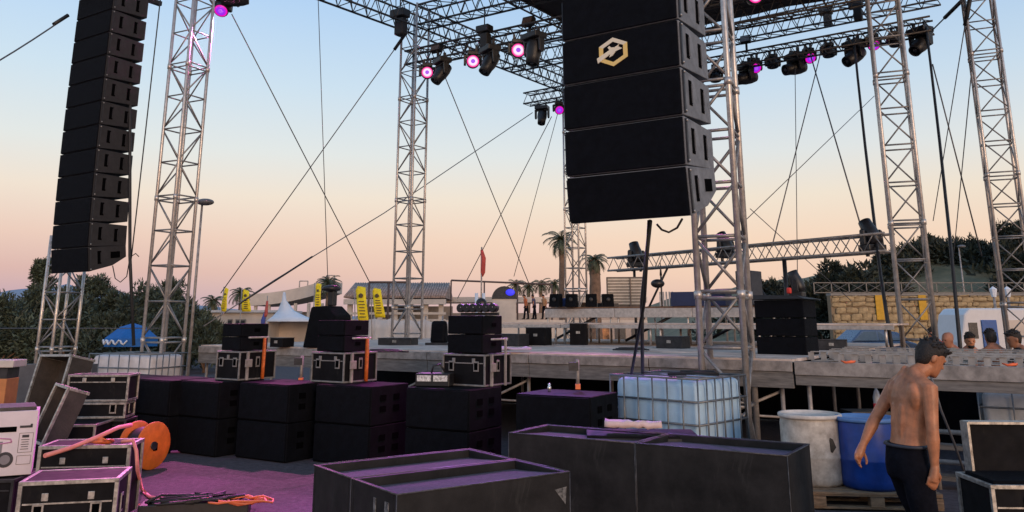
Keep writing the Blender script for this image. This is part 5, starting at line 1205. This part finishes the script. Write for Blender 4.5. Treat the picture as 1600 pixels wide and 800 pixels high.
# flags
def flag(label, x0y0, pts, d):
    base = P(*pts[-1], d); t = thing('feather_flag', label, 'flag', (base.x, d, 0), 0, 'yellow feather flags')
    quad = [P(*q, d) for q in pts]; b = MB(); NS = 8
    vs = []
    for i in range(NS + 1):
        f = i / NS; l_ = quad[0].lerp(quad[3], f); r_ = quad[1].lerp(quad[2], f)
        if f < .12: l_ = l_.lerp(r_, .25 * (1 - f / .12))
        for j in range(5): q = l_.lerp(r_, j / 4); vs.append((q.x - base.x, .06 * math.sin(i * .8 + j * .6), q.z))
    b.add(vs, [(i * 5 + j, i * 5 + j + 1, (i + 1) * 5 + j + 1, (i + 1) * 5 + j) for i in range(NS) for j in range(4)], None, True)
    o = b.build('cloth', YELLOW, t); sm_ = o.modifiers.new('solid', 'SOLIDIFY'); sm_.thickness = .012
    tl, bl_ = quad[0], quad[3]; MB().tube((bl_.x - base.x - .03, 0, 0), (tl.x - base.x - .03, 0, tl.z), .022).build('pole', ALUD, t)
    pr_ = MB(); ctr = quad[0].lerp(quad[1], .5).lerp(quad[3].lerp(quad[2], .5), .26); ww = (quad[1] - quad[0]).length
    pr_.ell((ctr.x - base.x, -.09, ctr.z), (ww * .22, .01, ww * .22), 10, 6)
    for k in range(6):
        c2 = quad[0].lerp(quad[1], .5).lerp(quad[3].lerp(quad[2], .5), .42 + k * .085); pr_.box((c2.x - base.x, -.09, c2.z), (ww * (.62 if k % 2 else .5), .01, .035))
    pr_.build('printing', PRINT, t)['kind'] = 'stuff'
flag('narrow yellow feather flag, leftmost, beside the street lamp', None, [(351, 448), (357, 452), (353, 488), (345, 486)], 40)
flag('yellow feather flag second from the left', None, [(379, 451), (389, 455), (392, 487), (378, 487)], 40)
flag('yellow feather flag behind the covered black stack', None, [(493, 442), (502, 444), (501, 488), (492, 484)], 36)
flag('broad yellow feather flag just left of the far right flag', None, [(555, 446), (571, 449), (576, 505), (560, 503)], 34)
flag('yellow feather flag nearest the tower left of centre', None, [(581, 449), (595, 452), (602, 496), (586, 496)], 34)
# flag pole with blue-red flag
p = P(408, 505, 40); t = thing('drooping_flag', 'drooping blue and red flag on a pole beside the peaked tent', 'flag', (p.x + .1, 40, 0))
MB().tube((0.12, 0, 0), (.12, 0, P(412, 462, 40).z), .02).build('pole', ALUD, t); zt = P(408, 470, 40).z
MB().chain([(.12, 0, zt), (.1, 0, zt - .6), (.08, 0, zt - .75)], [(.05, .03), (.09, .04), (.06, .03)], 8).build('red_part', mat('dull_red_cloth', (.5, .1, .08), .8), t); MB().chain([(.06, .02, zt - .5), (-.02, .02, zt - .9), (-.03, .02, zt - 1.25)], [(.05, .03), (.11, .04), (.06, .03)], 8).build('blue_part', mat('dull_blue_cloth', (.06, .09, .35), .8), t)
# umbrella
p = P(205, 540, 30); t = thing('beach_umbrella', 'blue and white parasol in front of the left shrubs', 'umbrella', (p.x, 30, 0))
zt, zb = P(205, 505, 30).z, P(205, 528, 30).z; b = MB(); n = 8; R_ = .92; um = mat('blue_parasol_cloth', (.01, .13, .42), .7)
b.lathe([(.03, zt), (.45, zt - .13), (R_, zb), (R_ * 1.0, zb - .28)], 8, None, False); b.build('canopy', um, t)
wl_ = []
for s_ in range(22):
    a = -math.pi / 2 - 1.0 + s_ * .06; rr2 = R_ * .985; wl_.append((rr2 * math.cos(a), rr2 * math.sin(a), zb - .13 + .075 * math.sin(s_ * 1.25)))
MB().chain(wl_, [(.05, .03)] * 22, 6).build('white_lettering', TENT, t)
MB().tube((0, 0, 0), (0, 0, zt), .03).build('pole', ALUD, t)
p = P(205, 550, 28.5); t = thing('garden_table', 'wooden table with chairs under the blue parasol', 'table', (p.x, 29.2, 0)); MB().box((0, 0, .72), (2.2, .7, .05)).build('top', WOOD, t)
for sx in (-1, 1):
    for sy in (-1, 1): MB().box((sx * .95, sy * .28, .35), (.06, .06, .7)).build('leg', WOOD, t)
# street lamps
def street_lamp(label, px, pyt, pyb, d, r=.06, arm=True):
    a = P(px, pyt, d); c_ = P(px - 14 if px < 800 else px, pyb, d); gz = 0 if px < 800 else hill_h(a.x, d)
    t = thing('street_lamp', label, 'street lamp', (a.x, d, gz)); H = a.z - gz
    MB().tube((0, 0, 0), (0, 0, H), r, 8, r * .6).build('post', ALUD, t)
    MB().ell((.12, -.1, H + .03), (.26, .2, .10)).build('lamp_head', mat('grey_lamp_head', (.12, .12, .13), .5), t)
street_lamp('slender street lamp left of the yellow flags', 316, 318, 530, 24, .05)
street_lamp('pale street lamp on the right hillside between the towers', 1498, 386, 446, 52, .06)
# stone wall, railing, car, van
wx0, wx1 = P(1296, 480, 46).x, P(1620, 480, 46).x
t = thing('stone_wall', 'low ochre stone retaining wall below the right hillside', 'wall', ((wx0 + wx1) / 2, 46, 0)); zt = P(1400, 462, 46).z
stn = mat('ochre_rubble_stone', (.40, .29, .155), .9, var=.4, scale=1.4, bump=.6, bscale=5, alt=(.17, .125, .07))
MB().box((0, 0, zt / 2), (wx1 - wx0, .5, zt)).build('core', mat('wall_mortar', (.25, .18, .11), .95), t)
stones = MB(); rs = random.Random(5); z = 0
me_s = None
sm_mesh = []
for k in range(6):
    bm = bmesh.new(); bmesh.ops.create_cube(bm, size=1)
    for v in bm.verts: v.co += Vector((rs.uniform(-.1, .1), rs.uniform(-.1, .1), rs.uniform(-.12, .12)))
    bmesh.ops.bevel(bm, geom=bm.edges[:], offset=.16, segments=1, affect='EDGES'); me = bpy.data.meshes.new('stone'); bm.to_mesh(me); bm.free(); me.materials.append(stn); sm_mesh.append(me)
z = .5
while z < zt - .05:
    h_ = min(rs.uniform(.2, .4), zt - z); x_ = -(wx1 - wx0) / 2 + rs.uniform(0, .2)
    while x_ < (wx1 - wx0) / 2 - .3:
        w2 = rs.uniform(.24, .78); o = link('stone', sm_mesh[rs.randrange(6)], t); hh = h_ * rs.uniform(.78, 1.02)
        o.location = (x_ + w2 / 2, -.27 + rs.uniform(-.03, .03), z + h_ / 2 + rs.uniform(-.03, .03)); o.scale = (w2 * .95, .16, hh); o.rotation_euler = (0, rs.uniform(-.12, .12), rs.uniform(-.05, .05)); x_ += w2
    z += h_
MB().box((0, 0, zt + .06), (wx1 - wx0, .7, .12)).build('coping', mat('grey_coping', (.25, .23, .21), .85), t)
for px0, px1 in ((1365, 1374), (1432, 1441)): MB().box(((P((px0 + px1) / 2, 480, 46).x - t.location.x), -.4, zt * .8), (.4, .06, 1.3)).build('yellow_sheet', mat('yellow_sheet', (.6, .33, .02), .7), t)
t = thing('lattice_railing', 'lattice railing on top of the stone wall', 'railing', ((P(1272, 450, 47).x + P(1600, 450, 47).x) / 2, 47, zt + .12)); WL = P(1600, 450, 47).x - P(1272, 450, 47).x
rl_m = mat('grey_railing', (.16, .15, .14), .6, metal=.3); hz = .62
for z in (.08, hz): MB().box((0, 0, z), (WL, .05, .05)).build('rail', rl_m, t)
for i in range(13):
    x_ = -WL / 2 + i * WL / 12; MB().box((x_, 0, hz / 2), (.05, .05, hz)).build('post', rl_m, t)
    if i < 12:
        q = MB(); q.tube((x_, 0, .08), (x_ + WL / 12, 0, hz), .018, 5); q.tube((x_, 0, hz), (x_ + WL / 12, 0, .08), .018, 5); q.build('cross_bars', rl_m, t)
def car(label, px, pyb, d, L, H, rz, paint):
    p = P(px, pyb, d); t = thing('parked_car', label, 'car', (p.x, d, 0), rz); W = 1.72
    pr = [(-L / 2, .35), (-L / 2 + .05, .72), (-L / 2 + .75, .86), (L / 2 - .55, .92), (L / 2 - .05, .78), (L / 2, .4), (L / 2 - .1, .22), (-L / 2 + .1, .22)]
    b = MB(); n = len(pr); b.add([(x_, y_, z_) for y_ in (-W / 2, W / 2) for x_, z_ in pr], [tuple(range(n)), tuple(range(n, 2 * n))[::-1]] + [(k, n + k, n + (k + 1) % n, (k + 1) % n) for k in range(n)]); b.build('body', paint, t, bevel=.08)
    cb = [(-L / 2 + .85, .86), (-L / 2 + 1.5, H - .02), (.35, H), (L / 2 - .9, H - .12), (L / 2 - .35, .92)]
    b = MB(); n = 5; b.add([(x_, y_ * (1 if z_ < 1 else .84), z_) for y_ in (-W / 2 + .06, W / 2 - .06) for x_, z_ in cb], [tuple(range(n)), tuple(range(n, 2 * n))[::-1]] + [(k, n + k, n + (k + 1) % n, (k + 1) % n) for k in range(n)]); o = b.build('cabin', paint, t, bevel=.05)
    for s_ in (-1, 1):
        y0_ = s_ * (W / 2 - .055); y1_ = s_ * ((W / 2 - .06) * .84 + .02)
        for a_ in ([(-L / 2 + 1.05, .93), (-L / 2 + 1.6, H - .1), (.1, H - .08), (.1, .93)], [(.18, .93), (.18, H - .08), (L / 2 - 1.0, H - .19), (L / 2 - .55, .95)]):
            gl = MB(); gl.add([(x_, (y0_ if z_ < 1 else y1_), z_) for x_, z_ in a_], [(0, 1, 2, 3)]); gl.build('side_window', mat('car_glass', (.10, .12, .14), .1, spec=.8), t, fix=False)
    for sx in (-L / 2 + .8, L / 2 - .8):
        for s_ in (-1, 1):
            wh = MB().lathe([(.12, -.1), (.3, -.1), (.33, -.05), (.33, .05), (.3, .1), (.12, .1)], 20, Matrix.Translation((sx, s_ * (W / 2 - .08), .33)) @ Matrix.Rotation(R(90), 4, 'X')).build('wheel', CABLE, t)
            MB().lathe([(.2, -.105), (.2, .105)], 14, Matrix.Translation((sx, s_ * (W / 2 - .08), .33)) @ Matrix.Rotation(R(90), 4, 'X')).build('rim', ALU, wh)
    for s_ in (-1, 1): MB().ell((-L / 2 + .06, s_ * .6, .66), (.06, .16, .07)).build('headlight', TENT, t)
    return t
car('blue grey parked car seen under the riser right of the dark stack', 1355, 545, 40, 4.2, 1.42, R(8), mat('blue_grey_car_paint', (.09, .13, .2), .3, metal=.4, var=.05))
car('dark parked car behind the rightmost tower', 1590, 545, 38, 4.2, 1.45, R(4), mat('navy_car_paint', (.03, .06, .14), .3, metal=.3, var=.05))
# white van
p = P(1548, 545, 34); t = thing('white_van', 'white van with blue open door behind the group of people', 'van', (p.x, 34, 0), R(4)); H = P(1548, 482, 34).z
b = MB(); pr = [(-1.75, .4), (-1.75, 1.0), (-1.5, H - .25), (-1.25, H), (2.3, H), (2.4, .4)]; n = 6
b.add([(x_, y_, z_) for y_ in (-.9, .9) for x_, z_ in pr], [tuple(range(n)), tuple(range(n, 2 * n))[::-1]] + [(k, n + k, n + (k + 1) % n, (k + 1) % n) for k in range(n)]); b.build('body', mat('white_van_paint', (.62, .62, .64), .35, var=.04), t, bevel=.08)
MB().box((-.55, -.93, 1.15), (.62, .05, 1.4)).build('blue_door', mat('blue_door_panel', (.02, .10, .34), .5), t, bevel=.02); MB().box((-1.2, -.91, 1.45), (.35, .03, .6)).build('side_window', DK, t); MB().box((.7, -.91, 1.5), (1.3, .03, .7)).build('cream_panel', CREAM, t)
for sx in (-1.1, 1.7): MB().lathe([(.15, -.1), (.33, -.1), (.33, .1), (.15, .1)], 18, Matrix.Translation((sx, -.85, .33)) @ Matrix.Rotation(R(90), 4, 'X')).build('wheel', CABLE, t)
for xx, lab in ((1552, 'left'), (1574, 'right')):
    p = P(xx, 455, 36); t = thing('lantern', f'white lantern on a post beside the rightmost tower, {lab} one', 'lantern', (p.x, 36, 0), 0, 'lanterns')
    MB().tube((0, 0, 0), (0, 0, p.z - .25), .05).build('post', ALUD, t); MB().lathe([(.09, -.25), (.15, .05), (.16, .08), (.02, .2)], 8, Matrix.Translation((0, 0, p.z)), False).build('lamp_glass', TENT, t)
# distant people on the terrace
def far_person(label, px, pyf, d, shirt, yaw):
    p = P(px, pyf, d); person(label, (p.x, d, p.z), R(yaw), REST, scale=.72, vox=.03, shirt=shirt)
t = thing('terrace_platform', 'pale raised terrace with parapet carrying a few far people', 'terrace', (P(790, 500, 44).x, 46, 0)); zq = P(790, 500, 44).z
MB().box((0, 0, zq / 2), (7.5, 4, zq)).build('slab', CREAM, t)
for lab, px, c_, yw in (('wearing orange, leftmost of the far three', 822, (.6, .16, .06), 200), ('in dark clothes, middle of the far three', 835, (.08, .07, .12), 160), ('wearing tan, rightmost of the far three', 851, (.45, .24, .12), 220)):
    far_person(f'tiny distant person on the terrace, {lab}', px, 499, 44.5, mat('far_shirt_' + lab.split(',')[0].split(' ')[-1], c_, .9), yw)
